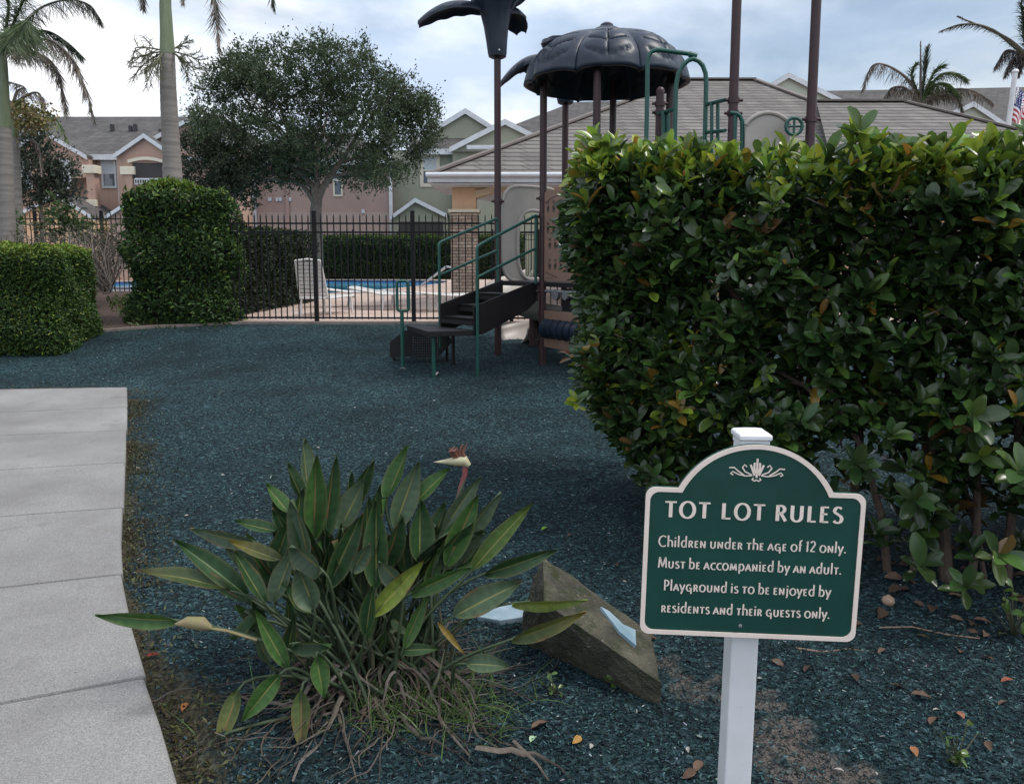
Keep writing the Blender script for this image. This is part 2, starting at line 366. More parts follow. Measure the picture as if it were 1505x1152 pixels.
JOINTS = [((0, 571), (187, 568)), ((0, 605), (186.7, 597)), ((0, 639), (186, 631)), ((0, 689), (184, 678)), ((0, 757), (181, 744)), ((0, 861), (179.5, 841)), ((0, 1030), (213, 991)), ((0, 1330), (310, 1300))]
jl = []
for (a, b) in JOINTS:
    p, q = on(*a, .05), on(*b, .05); d = (p - q) / (p - q).length; L_ = q + d * ((-9 - q.x) / d.x); jl.append((q, L_))
path = MB()
for i in range(len(jl) - 1):
    (q0, l0), (q1, l1) = jl[i], jl[i + 1]; g_ = .009
    mids = [p for p in EDGE if q1.y + .04 < p.y < q0.y - .04]
    poly = [Vector((l0.x, l0.y - g_, 0)), Vector((q0.x, q0.y - g_, 0))] + [Vector((p.x, p.y, 0)) for p in mids] + [Vector((q1.x, q1.y + g_, 0)), Vector((l1.x, l1.y + g_, 0))]
    top = [Vector((p.x, p.y, gz(p.y) + .045)) for p in poly]
    n = len(top)
    path.prism(top, (0, 0, -.13))
po = path.build('concrete_path', CONC, bevel=.012); tag(po, kind='structure')
fill = MB().prism([Vector((jl[0][1].x, jl[0][1].y - .05, .02)), Vector((jl[0][0].x - .05, jl[0][0].y - .05, .025))] + [Vector((p.x - .03, p.y, gz(p.y) + .02)) for p in EDGE[1:-2]] + [Vector((-9, EDGE[-3].y, .02))], (0, 0, -.1))
tag(fill.build('path_joint_sand', M('joint_sand', (.07, .065, .058), .9)), kind='structure')

# pool terrace with the pool cut out of it
PAVER = M_brick('pink_concrete_pavers', (.36, .26, .215), (.42, .33, .28), (.25, .20, .17), 1, .22, .11, .008, mode='xy', bump=.2)
POOL = [(-5.75, 24.6), (-4.7, 28), (-3.6, 32), (-3.0, 35.5), (-3.1, 38.2), (-4.3, 40), (-7, 40.6), (-14, 40.4), (-19, 39), (-20.5, 35), (-20, 29.5), (-17.5, 27.2), (-13, 26.0), (-9, 24.4)]
def smooth_loop(pts, n=2):
    for _ in range(n):
        o = []
        for i, p in enumerate(pts):
            q = pts[(i + 1) % len(pts)]; o += [(.75 * p[0] + .25 * q[0], .75 * p[1] + .25 * q[1]), (.25 * p[0] + .75 * q[0], .25 * p[1] + .75 * q[1])]
        pts = o
    return pts
POOLS = smooth_loop(POOL)
def grow(pts, d):
    c = (sum(p[0] for p in pts) / len(pts), sum(p[1] for p in pts) / len(pts)); o = []
    for p in pts:
        v_ = Vector((p[0] - c[0], p[1] - c[1])); o.append((p[0] + v_.normalized().x * d, p[1] + v_.normalized().y * d))
    return o
def holed(name, outer, inner, z, m):
    bm = bmesh.new(); es = []
    for lp in (outer, inner):
        vs = [bm.verts.new((x, y, z)) for x, y in lp]
        es += [bm.edges.new((vs[i], vs[(i + 1) % len(vs)])) for i in range(len(vs))]
    bmesh.ops.triangle_fill(bm, use_beauty=True, edges=es); bmesh.ops.recalc_face_normals(bm, faces=bm.faces)
    if bm.faces and bm.faces[0].normal.z < 0: bmesh.ops.reverse_faces(bm, faces=bm.faces)
    me = bpy.data.meshes.new(name); bm.to_mesh(me); bm.free(); return link_mesh(name, me, m)
tag(holed('pool_terrace', [(-39.4, 14.36), (39.4, 14.36), (39.4, 44.5), (-39.4, 44.5)], grow(POOLS, .30), DECK, PAVER), kind='structure')
cop = MB(); o1 = grow(POOLS, .32); n = len(POOLS)
vs = [(x, y, DECK + .03) for x, y in POOLS] + [(x, y, DECK + .03) for x, y in o1] + [(x, y, DECK - .02) for x, y in o1] + [(x, y, DECK - .05) for x, y in POOLS]
cop.add(vs, [(k * n + i, k * n + (i + 1) % n, ((k + 1) % 4) * n + (i + 1) % n, ((k + 1) % 4) * n + i) for k in range(4) for i in range(n)])
tag(cop.build('pool_coping', M('pink_coping_stone', (.40, .30, .26), .8, .15, 4)), kind='structure')
wallp = MB(); vs = [(x, y, DECK - .0) for x, y in POOLS] + [(x, y, DECK - .22) for x, y in POOLS] + [(x, y, DECK - 1.2) for x, y in POOLS]
wallp.m = 0; wallp.add(vs, [(i, (i + 1) % n, n + (i + 1) % n, n + i) for i in range(n)])
wallp.m = 1; wallp.f += [(n + i, n + (i + 1) % n, 2 * n + (i + 1) % n, 2 * n + i) for i in range(n)]; wallp.mi += [1] * n
wallp.f.append([2 * n + i for i in range(n)]); wallp.mi.append(1)
tag(wallp.build('pool_basin', [M_brick('navy_pool_tile', (.02, .05, .16), (.03, .08, .22), (.15, .17, .2), 1, .15, .15, .01, mode='xz', rough=.2, bump=0), M('aqua_pool_plaster', (.10, .45, .62), .6, .06)]), kind='structure')
WATER = M('pool_water', (.055, .33, .50), .05, .12, .5, .10, 5, spec=.5)
wm = MB().add([(x, y, DECK - .12) for x, y in POOLS], [list(range(n))])
tag(wm.build('pool_water', WATER), kind='structure')
# concrete edge between mulch and terrace
kb = MB(); kp = [on(60, 495), on(128, 489), on(215, 482), on(300, 478), on(350, 475.5), Vector((-2.6, 14.2, 0)), Vector((3, 14.2, 0)), Vector((14, 14.2, 0))]
for a, b in zip(kp[:-1], kp[1:]):
    kb.beam((a.x, a.y, gz(a.y) - .012), (b.x, b.y, gz(b.y) - .012), .15, .10)
tag(kb.build('terrace_edging', M('weathered_edging_concrete', (.15, .122, .105), .9, .35, 5)), kind='structure')
# planting bed that rises between the two clipped hedges
BED = M('brown_bark_bed', (.016, .009, .006), .95, .5, 30, .9, 60, c2=(.075, .038, .022))
bx = np.linspace(-15, -5.0, 41); by = np.concatenate([np.linspace(12.6, 14.6, 21), np.linspace(14.8, 22.4, 20)]); BX, BY = np.meshgrid(bx, by)
KY = lambda x: np.interp(x, [p.x for p in kp], [p.y for p in kp])
def bed_z(x, y):
    g_ = np.clip(y, 0, 14.4) - 6; g_ = .0065 * g_ * g_; k = np.clip((y - KY(x) - .1) / 6.2, 0, 1); k = k * k * (3 - 2 * k); side = np.clip((-5.4 - x) / .8, 0, 1) * np.clip((22.4 - y) / .4, 0, 1)
    return g_ - .06 + np.clip((y - KY(x)) / .12, 0, 1) * (.075 + .012 * np.sin(x * 3) * np.sin(y * 2.2)) + side * .21 * k - (1 - side) * .12 * (y > 14)
V = np.stack([BX.ravel(), BY.ravel(), bed_z(BX, BY).ravel()], 1); q = (np.arange(40)[:, None] * 41 + np.arange(40)[None, :]).ravel()
tag(np_mesh('planting_bed', V, np.stack([q, q + 1, q + 42, q + 41], 1), BED), kind='structure')

# ------------------------------------------------------------------ buildings
SHG = M_brick('grey_asphalt_shingles', (.062, .058, .056), (.092, .084, .080), (.036, .034, .032), 1, .45, .11, .014, bump=.3, noise=.25)
SHT = M_brick('tan_laminate_shingles', (.108, .098, .090), (.150, .136, .124), (.055, .049, .044), 1, .55, .135, .022, bump=.6, noise=.22)
PINK = M('pink_stucco', (.38, .245, .190), .9, .07, 1.2, .15, 60)
MAUVE = M('mauve_stucco', (.295, .20, .172), .9, .07, 1.0, .15, 60)
OLIVE = M('olive_grey_stucco', (.26, .265, .20), .9, .07, 1.0, .15, 60)
PEACH = M('peach_stucco', (.56, .36, .22), .85, .08, 1.4, .15, 60)
PALEW = M('pale_green_stucco', (.36, .37, .30), .9, .05)
for m_ in (PINK, MAUVE, OLIVE, PEACH): specks(m_, .9, .55, .85, [k * .7 for k in (.30, .22, .18)], (1, 1, .25))
DARKIN = M('painted_recess_shade', (.035, .032, .03), .8)  # flat dark colour standing in for shade inside openings
STONE = M_brick('stacked_ledge_stone', (.36, .28, .215), (.23, .165, .125), (.11, .088, .072), 1, .27, .075, .010, mode='xz', bump=.9, noise=.45)

def window(parent, u0, v0, u1, v1, Y, trim=WHITE, bars=1, tw=.11, blinds=True):
    a, b = at(u0, v0, Y), at(u1, v1, Y); x0, x1, z0, z1 = a.x, b.x, b.z, a.z; y = Y
    f = MB()
    f.box2((x0, y - .07, z0), (x0 + tw, y + .05, z1)); f.box2((x1 - tw, y - .07, z0), (x1, y + .05, z1))
    f.box2((x0 + tw, y - .07, z0), (x1 - tw, y + .05, z0 + tw)); f.box2((x0 + tw, y - .07, z1 - tw), (x1 - tw, y + .05, z1))
    for k in range(bars):
        zc = z0 + (z1 - z0) * (k + 1) / (bars + 1); f.box2((x0 + tw, y - .06, zc - .03), (x1 - tw, y - .03, zc + .03))
    wo = f.build('window', trim, parent, bevel=.006)
    MB().box2((x0 + tw, y - .030, z0 + tw), (x1 - tw, y - .005, z1 - tw)).build('pane', GLASS, wo)
    if blinds: MB().box2((x0 + tw, y - .044, (z0 + z1) / 2 + .03), (x1 - tw, y - .033, z1 - tw)).build('blind', M('white_window_blind', (.42, .45, .46), .7, .05, 3, .3, 40, stretch=(1, 1, 12)), wo)
    return wo
def gable(parent, apex, fl, fr, Y, depth, wall, roof, trim=WHITE, over=.25, tw=.22, zb=None):
    """front-facing gable: two roof slopes, white rake boards, gable wall; apex and feet in photo pixels measured at depth Y"""
    A, B, C_ = at(*apex, Y), at(*fl, Y), at(*fr, Y); back = Vector((0, depth, 0)); frt = Vector((0, -over, 0))
    r_ = MB()
    r_.prism([B + frt, A + frt, A + back, B + back], (0, 0, -.12)); r_.prism([A + frt, C_ + frt, C_ + back, A + back], (0, 0, -.12))
    r_.build('gable_roof', roof, parent)
    t = MB(); e = Vector((0, -over - .03, -.015))
    for p, q in ((A, B), (A, C_)):
        t.prism([p + e, q + e, q + e + Vector((0, 0, -tw)), p + e + Vector((0, 0, -tw))], (0, .07, 0))
    t.build('rake_board', trim, parent)
    z = Vector((0, 0, -.125)); zb = min(B.z, C_.z) - .3 if zb is None else zb
    g = MB().prism([A + z, B + z + (A - B) * .02, Vector((B.x + (A.x - B.x) * .02, Y, zb)), Vector((C_.x + (A.x - C_.x) * .02, Y, zb)), C_ + z + (A - C_) * .02], (0, depth * .9, 0))
    g.build('gable_wall', wall, parent)
def wallbox(parent, u0, u1, vtop, Y, depth, m, name='wall', zb=.3):
    a, b = at(u0, vtop, Y), at(u1, vtop, Y)
    return MB().box2((a.x, Y, zb), (b.x, Y + depth, a.z)).build(name, m, parent)

# pink townhouse, far left
t = thing('townhouse', 'pink stucco townhouse with grey shingle roof, white gables and arched balcony behind the palms', 'house', (at(150, 300, 42).x, 42, .4), 'townhouses around the pool')
Y = 42
wallbox(t, -140, 346, 228, Y, 10, PINK)
e0, e1 = at(-150, 229, Y - .4), at(352, 229, Y - .4); r0, r1 = at(-110, 172, 47.5), at(330, 171.5, 47.5)
MB().prism([e0, e1, r1, r0], (0, 0, -.15)).prism([r0, r1, Vector((e1.x, 53, e1.z)), Vector((e0.x, 53, e0.z))], (0, 0, -.15)).build('roof', SHG, t)
MB().box2((e0.x, Y - .46, e0.z - .22), (e1.x, Y - .40, e0.z + .06)).build('fascia', WHITE, t)
gable(t, (66, 191), (0, 231), (131, 229), 41.2, 6, PINK, SHG, zb=at(0, 262, 41.2).z)
gable(t, (214, 197), (170, 227.5), (259, 227.5), 40.6, 6, PINK, SHG, zb=.4)
gable(t, (277, 175), (203, 216), (346, 214), 41.5, 6, PINK, SHG, zb=at(0, 230, 41.5).z)
wa = MB()                                                     # arched balcony in the middle gable
aa = [at(189 + 52 * k / 12, 236.5 - 4.5 * math.sin(math.pi * k / 12) + 3.5, 40.5) for k in range(13)]
for k in range(12): wa.prism([aa[k], aa[k + 1], aa[k + 1] + Vector((0, 0, .16)), aa[k] + Vector((0, 0, .16))], (0, -.1, 0))
wa.build('arch_trim', CREAM, t)
p, q_ = at(197, 268, 40.58), at(240, 240, 40.58)
MB().box2((p.x, 40.52, p.z), (q_.x, 40.59, q_.z)).build('balcony_shade_panel', DARKIN, t)  # flat dark panel on the wall, painted shade of the balcony hollow
dr = MB().box2((at(226, 0, 40.5).x, 40.46, p.z), (at(229, 0, 40.5).x, 40.51, q_.z - .2)); dr.box2((at(238, 0, 40.5).x, 40.46, p.z), (at(240, 0, 40.5).x, 40.51, q_.z - .2)); dr.build('balcony_door_frame', WHITE, t)
ra_ = MB(); pa, pb = at(198, 263, 40.4), at(244, 263, 40.4); zl = at(198, 270, 40.4).z
ra_.box2((pa.x, 40.36, pa.z - .05), (pb.x, 40.42, pa.z + .03)); ra_.box2((pa.x, 40.36, zl - .05), (pb.x, 40.42, zl))
for k in range(14): xx = pa.x + (pb.x - pa.x) * k / 13; ra_.box2((xx - .02, 40.37, zl), (xx + .02, 40.41, pa.z - .05))
ra_.build('balcony_rail', WHITE, t)
window(t, 148, 233, 173, 277, Y); window(t, 86, 235, 106, 278, 41.15); window(t, 30, 236, 48, 278, 41.15)
for (u0, v0, u1, v1) in ((121, 243, 142, 255), (177, 245, 198, 257)):
    a, b = at(u0, v0, 40.4), at(u1, v1, 40.4); c_ = MB().box2((a.x, 40.3, b.z), (b.x, 40.9, a.z)).build('pilaster_cap', CREAM, t, bevel=.02)
    MB().box2((a.x + .15, 40.4, .4), (b.x - .15, 40.9, b.z)).build('pilaster', PINK, t)
a, b = at(127, 294, 40.3), at(143, 304, 40.3); MB().box2((a.x, 40.2, b.z), (b.x, 40.39, a.z)).build('pilaster_base', CREAM, t, bevel=.02)
gable(t, (85, 284), (24, 317), (142, 319), 38.5, 3, PEACH, SHG, zb=.4, tw=.18)
gable(t, (190, 296), (158, 317), (224, 317), 38.8, 3, PINK, SHG, zb=.4, tw=.18)
dsx = at(174, 240, 41.9); MB().box2((dsx.x - .06, 41.8, .4), (dsx.x + .06, 41.95, dsx.z + .6)).build('downspout', WHITE, t)
for (u, v) in ((166, 184), (193, 186), (200, 184), (180, 195), (237, 191), (169, 197)):
    c_ = at(u, v, 45.2); MB().box2((c_.x - .08, 45.0, c_.z - .45), (c_.x + .08, 45.2, c_.z + .02)).build('roof_vent', M('black_roof_vent', (.02, .02, .022), .6), t)

# mauve end house behind the oak
t = thing('townhouse', 'plain mauve stucco house wall with two narrow windows behind the oak tree', 'house', (at(470, 300, 38).x, 44, .4), 'townhouses around the pool')
Y = 44.6
wallbox(t, 367, 573, 236, Y, 9, MAUVE)
MB().box2((at(367, 0, Y).x, Y - .012, .3), (at(573, 0, Y).x, Y + .05, at(0, 312, Y).z)).build('lower_wall_band', M('pale_mauve_stucco', (.32, .24, .21), .9, .06), t)
e0, e1 = at(362, 236, Y - .4), at(578, 236, Y - .4); r0, r1 = at(420, 196, Y + 4.5), at(520, 196, Y + 4.5)
MB().prism([e0, e1, r1, r0], (0, 0, -.15)).prism([e1, Vector((e1.x, Y + 9.4, e1.z)), r1], (0, 0, -.15)).prism([e0, r0, Vector((e0.x, Y + 9.4, e0.z))], (0, 0, -.15)).build('roof', SHG, t)
MB().box2((e0.x, Y - .46, e0.z - .24), (e1.x, Y - .40, e0.z + .04)).build('fascia', WHITE, t)
window(t, 452, 243, 466, 287, Y, CREAM, 1, .09); window(t, 489, 243, 504, 289, Y, CREAM, 1, .09)
for u, m in ((421, MAUVE), (573.5, WHITE), (372, WHITE)):
    c_ = at(u, 240, Y); MB().box2((c_.x - .09, Y - .13, .3), (c_.x + .09, Y - .01, c_.z)).build('downspout', m, t)
for u in (397, 408, 412, 426, 534):
    c_ = at(u, 293 if u < 500 else 311, Y); MB().box2((c_.x - .09, Y - .08, c_.z - .1), (c_.x + .09, Y - .0, c_.z + .1)).build('wall_vent', WHITE, t)

# olive green house
t = thing('townhouse', 'olive green house with two stacked white-edged gables and small entry gable', 'house', (at(640, 300, 45.6).x, 45.6, .4), 'townhouses around the pool')
Y = 45.6
wallbox(t, 575, 690, 221, Y, 9, OLIVE); wallbox(t, 665, 800, 214, Y - .6, 9, OLIVE)
gable(t, (684, 160.5), (614, 203), (752, 203), Y + 1.6, 7, OLIVE, SHG, tw=.30, zb=at(0, 222, Y).z)
gable(t, (742, 176), (661, 217), (824, 217), Y - .9, 7, OLIVE, SHG, tw=.30, zb=at(0, 226, Y).z)
e0, e1 = at(600, 220, Y - .5), at(673, 220, Y - .5); r0, r1 = at(604, 199, Y + 2.2), at(690, 199, Y + 2.2)
MB().prism([e0, e1, r1, r0], (0, 0, -.15)).build('lower_roof', SHG, t)
MB().box2((e0.x, Y - .58, e0.z - .28), (e1.x, Y - .51, e0.z + .03)).build('fascia', WHITE, t)
a, b = at(686, 214, Y - 1.6), at(744, 220, Y - 1.6); MB().box2((a.x, Y - 1.7, b.z), (b.x, Y - 1.3, a.z)).build('gutter', WHITE, t, bevel=.02)
window(t, 617, 227, 647, 275, Y, CREAM, 1, .2); 
gable(t, (611, 291), (574, 318), (657, 314), 44.2, 1.6, OLIVE, SHG, tw=.24, zb=.4)
a, b = at(588, 326, 44.18), at(652, 360, 44.18); MB().box2((a.x, 44.1, .4), (b.x, 44.18, a.z)).build('entry_shade_panel', DARKIN, t)  # dark panel painting the shade inside the garage opening
# grey-roofed house right of it
t = thing('townhouse', 'house with a long hipped grey roof beyond the clubhouse roof, right of the olive house', 'house', (at(850, 300, 50).x, 50, .4), 'townhouses around the pool')
Y = 50
wallbox(t, 735, 990, 205, Y, 9, OLIVE)
e0, e1 = at(700, 205, Y - .4), at(1000, 205, Y - .4); r0, r1 = at(842, 150.5, Y + 5), at(1000, 146, Y + 5)
MB().prism([e0, e1, r1, r0], (0, 0, -.15)).prism([e0, r0, Vector((e0.x, Y + 10, e0.z))], (0, 0, -.15)).build('roof', SHG, t)
# right-hand houses beyond the clubhouse
t = thing('townhouse', 'cream townhouse with long grey roof and white gables behind the right-hand palms', 'house', (at(1330, 300, 56).x, 56, .4), 'townhouses around the pool')
Y = 56
wallbox(t, 1105, 1720, 200, Y, 10, PALEW)
e0, e1 = at(1090, 196, Y - .4), at(1740, 196, Y - .4); r0, r1 = at(1100, 136, Y + 5), at(1740, 124, Y + 5)
MB().prism([e0, e1, r1, r0], (0, 0, -.15)).build('roof', SHG, t)
gable(t, (1158, 108), (1098, 143), (1236, 147), Y - 1.2, 6, PALEW, SHG, tw=.34)
gable(t, (1428, 150), (1366, 178), (1488, 190), Y - 3, 6, PALEW, SHG, tw=.34)

# clubhouse with open porch
t = thing('clubhouse', 'clubhouse with broad tan shingle hip roof, white fascia and stone-clad porch column', 'building', (1.5, 18.2, DECK), None)
ZE = at(632, 256, 18).z
A, B = Vector((at(632, 256, 18).x, 18, ZE)), Vector((11.3, 18, ZE)); R1, R2 = at(1006, 118, 26), at(1110, 114.5, 26); R2.z = R1.z
bk = 34
BL, BR, BM = Vector((A.x, 20.6, ZE)), Vector((B.x, bk, ZE)), Vector((3.6, bk, ZE))
rf = MB()
for f_ in ([A, B, R2, R1], [A, R1, BL], [B, BR, R2], [R1, R2, BR, BM], [R1, BM, BL]): rf.prism(f_, (0, 0, -.10))
W1, W2 = at(1200, 150, 23), at(1330, 148.5, 23); W2.z = W1.z; C0, C1 = Vector((7, 17.2, ZE)), Vector((14.6, 17.2, ZE)); C2 = Vector((14.6, 29, ZE))
for f_ in ([C0, C1, W2, W1], [C1, C2, W2], [W1, W2, C2, Vector((7, 29, ZE))]): rf.prism(f_, (0, 0, -.10))
rfo = rf.build('hip_roof', SHT, t)
hc = MB()
for p, q_ in ((A, R1), (R1, R2), (R2, B), (W1, W2), (W2, C1)):
    hc.beam(p + Vector((0, 0, .03)), q_ + Vector((0, 0, .03)), .26, .05)
hc.build('ridge_cap', M('tan_ridge_shingle', (.12, .10, .088), .85, .2, 3), t)
fa = MB(); z0, z1 = ZE - .27, ZE + .01
fa.box2((A.x - .05, 17.90, z0 + .08), (B.x, 18.0, z1)); fa.box2((A.x - .05, 18.0, z0 + .08), (A.x + .05, 20.6, z1)); fa.box2((7, 17.1, z0), (14.6, 17.2, z1)); 
fa.build('fascia', WHITE, t)
gu = MB().tube([(A.x - .08, 17.84, ZE - .03), (B.x, 17.84, ZE - .03)], .055, 10); gu.build('gutter', WHITE, t, smooth=True)
MB().prism([Vector((A.x + .05, 18.0, ZE - .2)), Vector((B.x - .05, 18.0, ZE - .2)), Vector((B.x - .05, bk - .05, ZE - .2)), Vector((3.6, bk - .05, ZE - .2)), Vector((A.x + .05, 20.6, ZE - .2))], (0, 0, -.035)).build('soffit', WHITE, t)
# porch: stone columns carry a peach beam with a broad arch
cx0, cx1 = at(664, 400, 19).x, at(703, 400, 19).x; cw = cx1 - cx0; ztop = at(680, 313, 19).z
colx = [cx0, cx0 + 4.4, cx0 + 8.8]
for x in colx:
    s_ = MB().box2((x, 18.75, DECK), (x + cw, 18.75 + cw, ztop)).build('stone_column', STONE, t, bevel=.02)
    MB().box2((x - .05, 18.70, ztop), (x + cw + .05, 18.80 + cw, ztop + .07)).build('column_cap', CREAM, s_)
    MB().box2((x + .04, 18.79, ztop + .07), (x + cw - .04, 18.71 + cw, ZE - .24)).build('column_shaft', PEACH, s_)
for k in range(2):
    xa, xb = colx[k] + cw - .04, colx[k + 1] + .04; arch = []
    zs, rise = at(690, 291, 18.9).z, .33
    pts = [(xa + (xb - xa) * j / 24, zs + rise * math.sin(math.pi * j / 24) ** .95) for j in range(25)]
    b_ = MB()
    for j in range(24):
        (x0, zz0), (x1, zz1) = pts[j], pts[j + 1]
        b_.prism([Vector((x0, 18.83, zz0)), Vector((x1, 18.83, zz1)), Vector((x1, 18.83, ZE - .24)), Vector((x0, 18.83, ZE - .24))], (0, .42, 0))
    b_.build('porch_beam', PEACH, t)
    tr_ = MB()
    for j in range(24):
        (x0, zz0), (x1, zz1) = pts[j], pts[j + 1]
        tr_.prism([Vector((x0, 18.77, zz0 - .012)), Vector((x1, 18.77, zz1 - .012)), Vector((x1, 18.77, zz1 + .15)), Vector((x0, 18.77, zz0 + .15))], (0, .054, 0))
    tr_.build('arch_trim', M('pale_arch_trim', (.50, .40, .27), .7, .06), t)
MB().box2((cx0 + 8.8 + cw, 18.8, DECK), (11, 19.0, ZE - .24)).box2((3.6, 22, DECK), (11, 33, ZE - .24)).build('wall', PEACH, t)
# ------------------------------------------------------------------ lettering drawn with a broad-nib pen
def arc(cx, cy, rx, ry, a0, a1, n=14):
    return [(cx + rx * math.cos(R(a0 + (a1 - a0) * i / n)), cy + ry * math.sin(R(a0 + (a1 - a0) * i / n))) for i in range(n + 1)]
xh = .62
GLY = {
 'a': (.50, [[(.0, 0), (.24, xh)], [(.24, xh), (.48, 0)], [(.09, .20), (.39, .20)]]),
 'b': (.56, [[(.08, 1.05), (.08, 0)], arc(.27, .31, .21, .31, 160, -160)]),
 'c': (.46, [arc(.32, .31, .26, .31, 55, 305)]),
 'd': (.58, [[(.46, 1.05), (.46, 0)], arc(.27, .31, .21, .31, 20, 340)]),
 'e': (.40, [[(.08, xh), (.08, 0)], [(.08, xh - .02), (.33, xh - .02)], [(.08, .33), (.29, .33)], [(.08, .02), (.34, .02)]]),
 'f': (.33, [[(.12, 0), (.12, .80)] + arc(.29, .84, .17, .19, 180, 80, 8), [(.0, .60), (.28, .60)]]),
 'g': (.60, [arc(.29, .31, .23, .31, 50, 320), [(.30, .30), (.49, .30), (.49, -.24)]]),
 'h': (.54, [[(.08, 1.05), (.08, 0)], [(.08, .40)] + arc(.265, .41, .185, .19, 170, 0, 10) + [(.45, 0)]]),
 'i': (.20, [[(.08, xh), (.08, 0)], [(.08, .80), (.08, .88)]]),
 'j': (.24, [[(.12, xh), (.12, -.12)] + arc(.0, -.10, .12, .15, 0, -80, 6), [(.12, .80), (.12, .88)]]),
 'l': (.20, [[(.08, 1.05), (.08, 0)]]),
 'm': (.72, [[(.06, 0), (.12, xh)], [(.12, xh), (.33, .06)], [(.33, .06), (.54, xh)], [(.54, xh), (.60, 0)]]),
 'n': (.56, [[(.08, 0), (.08, xh)], [(.08, xh), (.44, .0)], [(.44, 0), (.44, xh)]]),
 'o': (.60, [arc(.29, .31, .25, .32, 0, 360, 24)]),
 'p': (.56, [[(.08, xh), (.08, -.28)], arc(.27, .31, .21, .31, 160, -160)]),
 'r': (.46, [[(.08, xh), (.08, 0)], [(.08, xh - .02), (.20, xh - .02)] + arc(.20, .46, .14, .14, 90, -90, 8) + [(.08, .32)], [(.20, .32), (.40, 0)]]),
 's': (.40, [arc(.20, .47, .145, .145, 40, 200, 8) + [(.22, .32)] + arc(.19, .155, .155, .155, 60, -150, 10)]),
 't': (.44, [[(.0, xh - .02), (.42, xh - .02)], [(.21, xh), (.21, 0)]]),
 'u': (.56, [[(.08, xh), (.08, .20)] + arc(.26, .20, .18, .20, 180, 360, 10) + [(.44, xh)]]),
 'y': (.46, [[(.0, xh), (.21, .04)], [(.43, xh), (.12, -.28)]]),
 'C': (.74, [arc(.46, .5, .38, .5, 52, 308, 20)]),
 'M': (.86, [[(.06, 0), (.14, 1)], [(.14, 1), (.42, .08)], [(.42, .08), (.70, 1)], [(.70, 1), (.78, 0)]]),
 'P': (.52, [[(.09, 1), (.09, 0)], [(.09, .97), (.22, .97)] + arc(.22, .70, .22, .27, 90, -90, 12) + [(.09, .43)]]),
 '1': (.26, [[(.0, .86), (.11, .98), (.11, 0)]]),
 '2': (.50, [arc(.22, .74, .19, .25, 160, -20, 10) + [(.04, .04)], [(.03, .03), (.44, .03)]]),
 '.': (.18, [[(.06, .0), (.06, .09)]]),
 'L': (.38, [[(.08, xh), (.08, 0)], [(.08, .02), (.34, .02)]]),
}
def ribbon(mb, pts, wv, wh, M_, th):
    """a pen stroke as a thin raised solid; upright strokes are wv wide, level strokes wh"""
    P_ = [Vector((p[0], p[1])) for p in pts]; n = len(P_); Lf, Rt = [], []
    for i in range(n):
        d = P_[min(i + 1, n - 1)] - P_[max(i - 1, 0)]; d.normalize()
        wd = math.hypot(wv * d.y, wh * d.x); nrm = Vector((-d.y, d.x)); Lf.append(P_[i] + nrm * wd / 2); Rt.append(P_[i] - nrm * wd / 2)
    vs = [M_ @ Vector((p.x, 0, p.y)) for p in Lf + Rt] + [M_ @ Vector((p.x, -th, p.y)) for p in Lf + Rt]
    fs = []
    for i in range(n - 1):
        fs += [(2 * n + i, 2 * n + i + 1, 3 * n + i + 1, 3 * n + i), (i, i + 1, 2 * n + i + 1, 2 * n + i), (n + i, 3 * n + i, 3 * n + i + 1, n + i + 1)]
    fs += [(0, 2 * n, 3 * n, n), (n - 1, 2 * n - 1, 4 * n - 1, 3 * n - 1)]
    mb.add(vs, fs)
def write(mb, text, xc, base, width, size, M_, wv, wh, th=.0012, sp=.07):
    """text centred on xc, stretched to width; size = height of a capital"""
    adv = sum(.26 if ch == ' ' else GLY[ch][0] + sp for ch in text) - sp; sx = width / adv; x = xc - width / 2
    for ch in text:
        if ch == ' ': x += .26 * sx; continue
        a, strokes = GLY[ch]
        for s_ in strokes: ribbon(mb, [(x + px * sx, base + py * size) for px, py in s_], wv, wh, M_, th)
        x += (a + sp) * sx

# ------------------------------------------------------------------ the rules sign
SIGN_Y = 2.08; sb = at(1097, 936, SIGN_Y)
sign = thing('rules_sign', 'dark green playground rules sign with cream border and lettering on a white post', 'sign', (at(1086, 1000, SIGN_Y + .06).x, SIGN_Y + .06, gz(2)), None)
ROT = Matrix.Rotation(R(1.3), 4, 'Y') @ Matrix.Rotation(R(2.4), 4, 'Z').inverted()
SM = Matrix.Translation(sb) @ ROT
SGREEN = M('sign_green_enamel', (.0075, .048, .036), .42, .16, 7, .03, 200, spec=.4); specks(SGREEN, 90, .73, .77, (.10, .15, .13))
SCREAM = M('sign_cream_enamel', (.74, .61, .53), .55, .07, 12)
SWHITE = M('white_vinyl_post', (.61, .61, .60), .45, .10, 3, .05, 30, c2=(.70, .70, .71)); specks(SWHITE, 55, .68, .74, (.30, .28, .25)); specks(SWHITE, 9, .66, .80, (.42, .41, .39), (1, 1, .5))
hw = .301
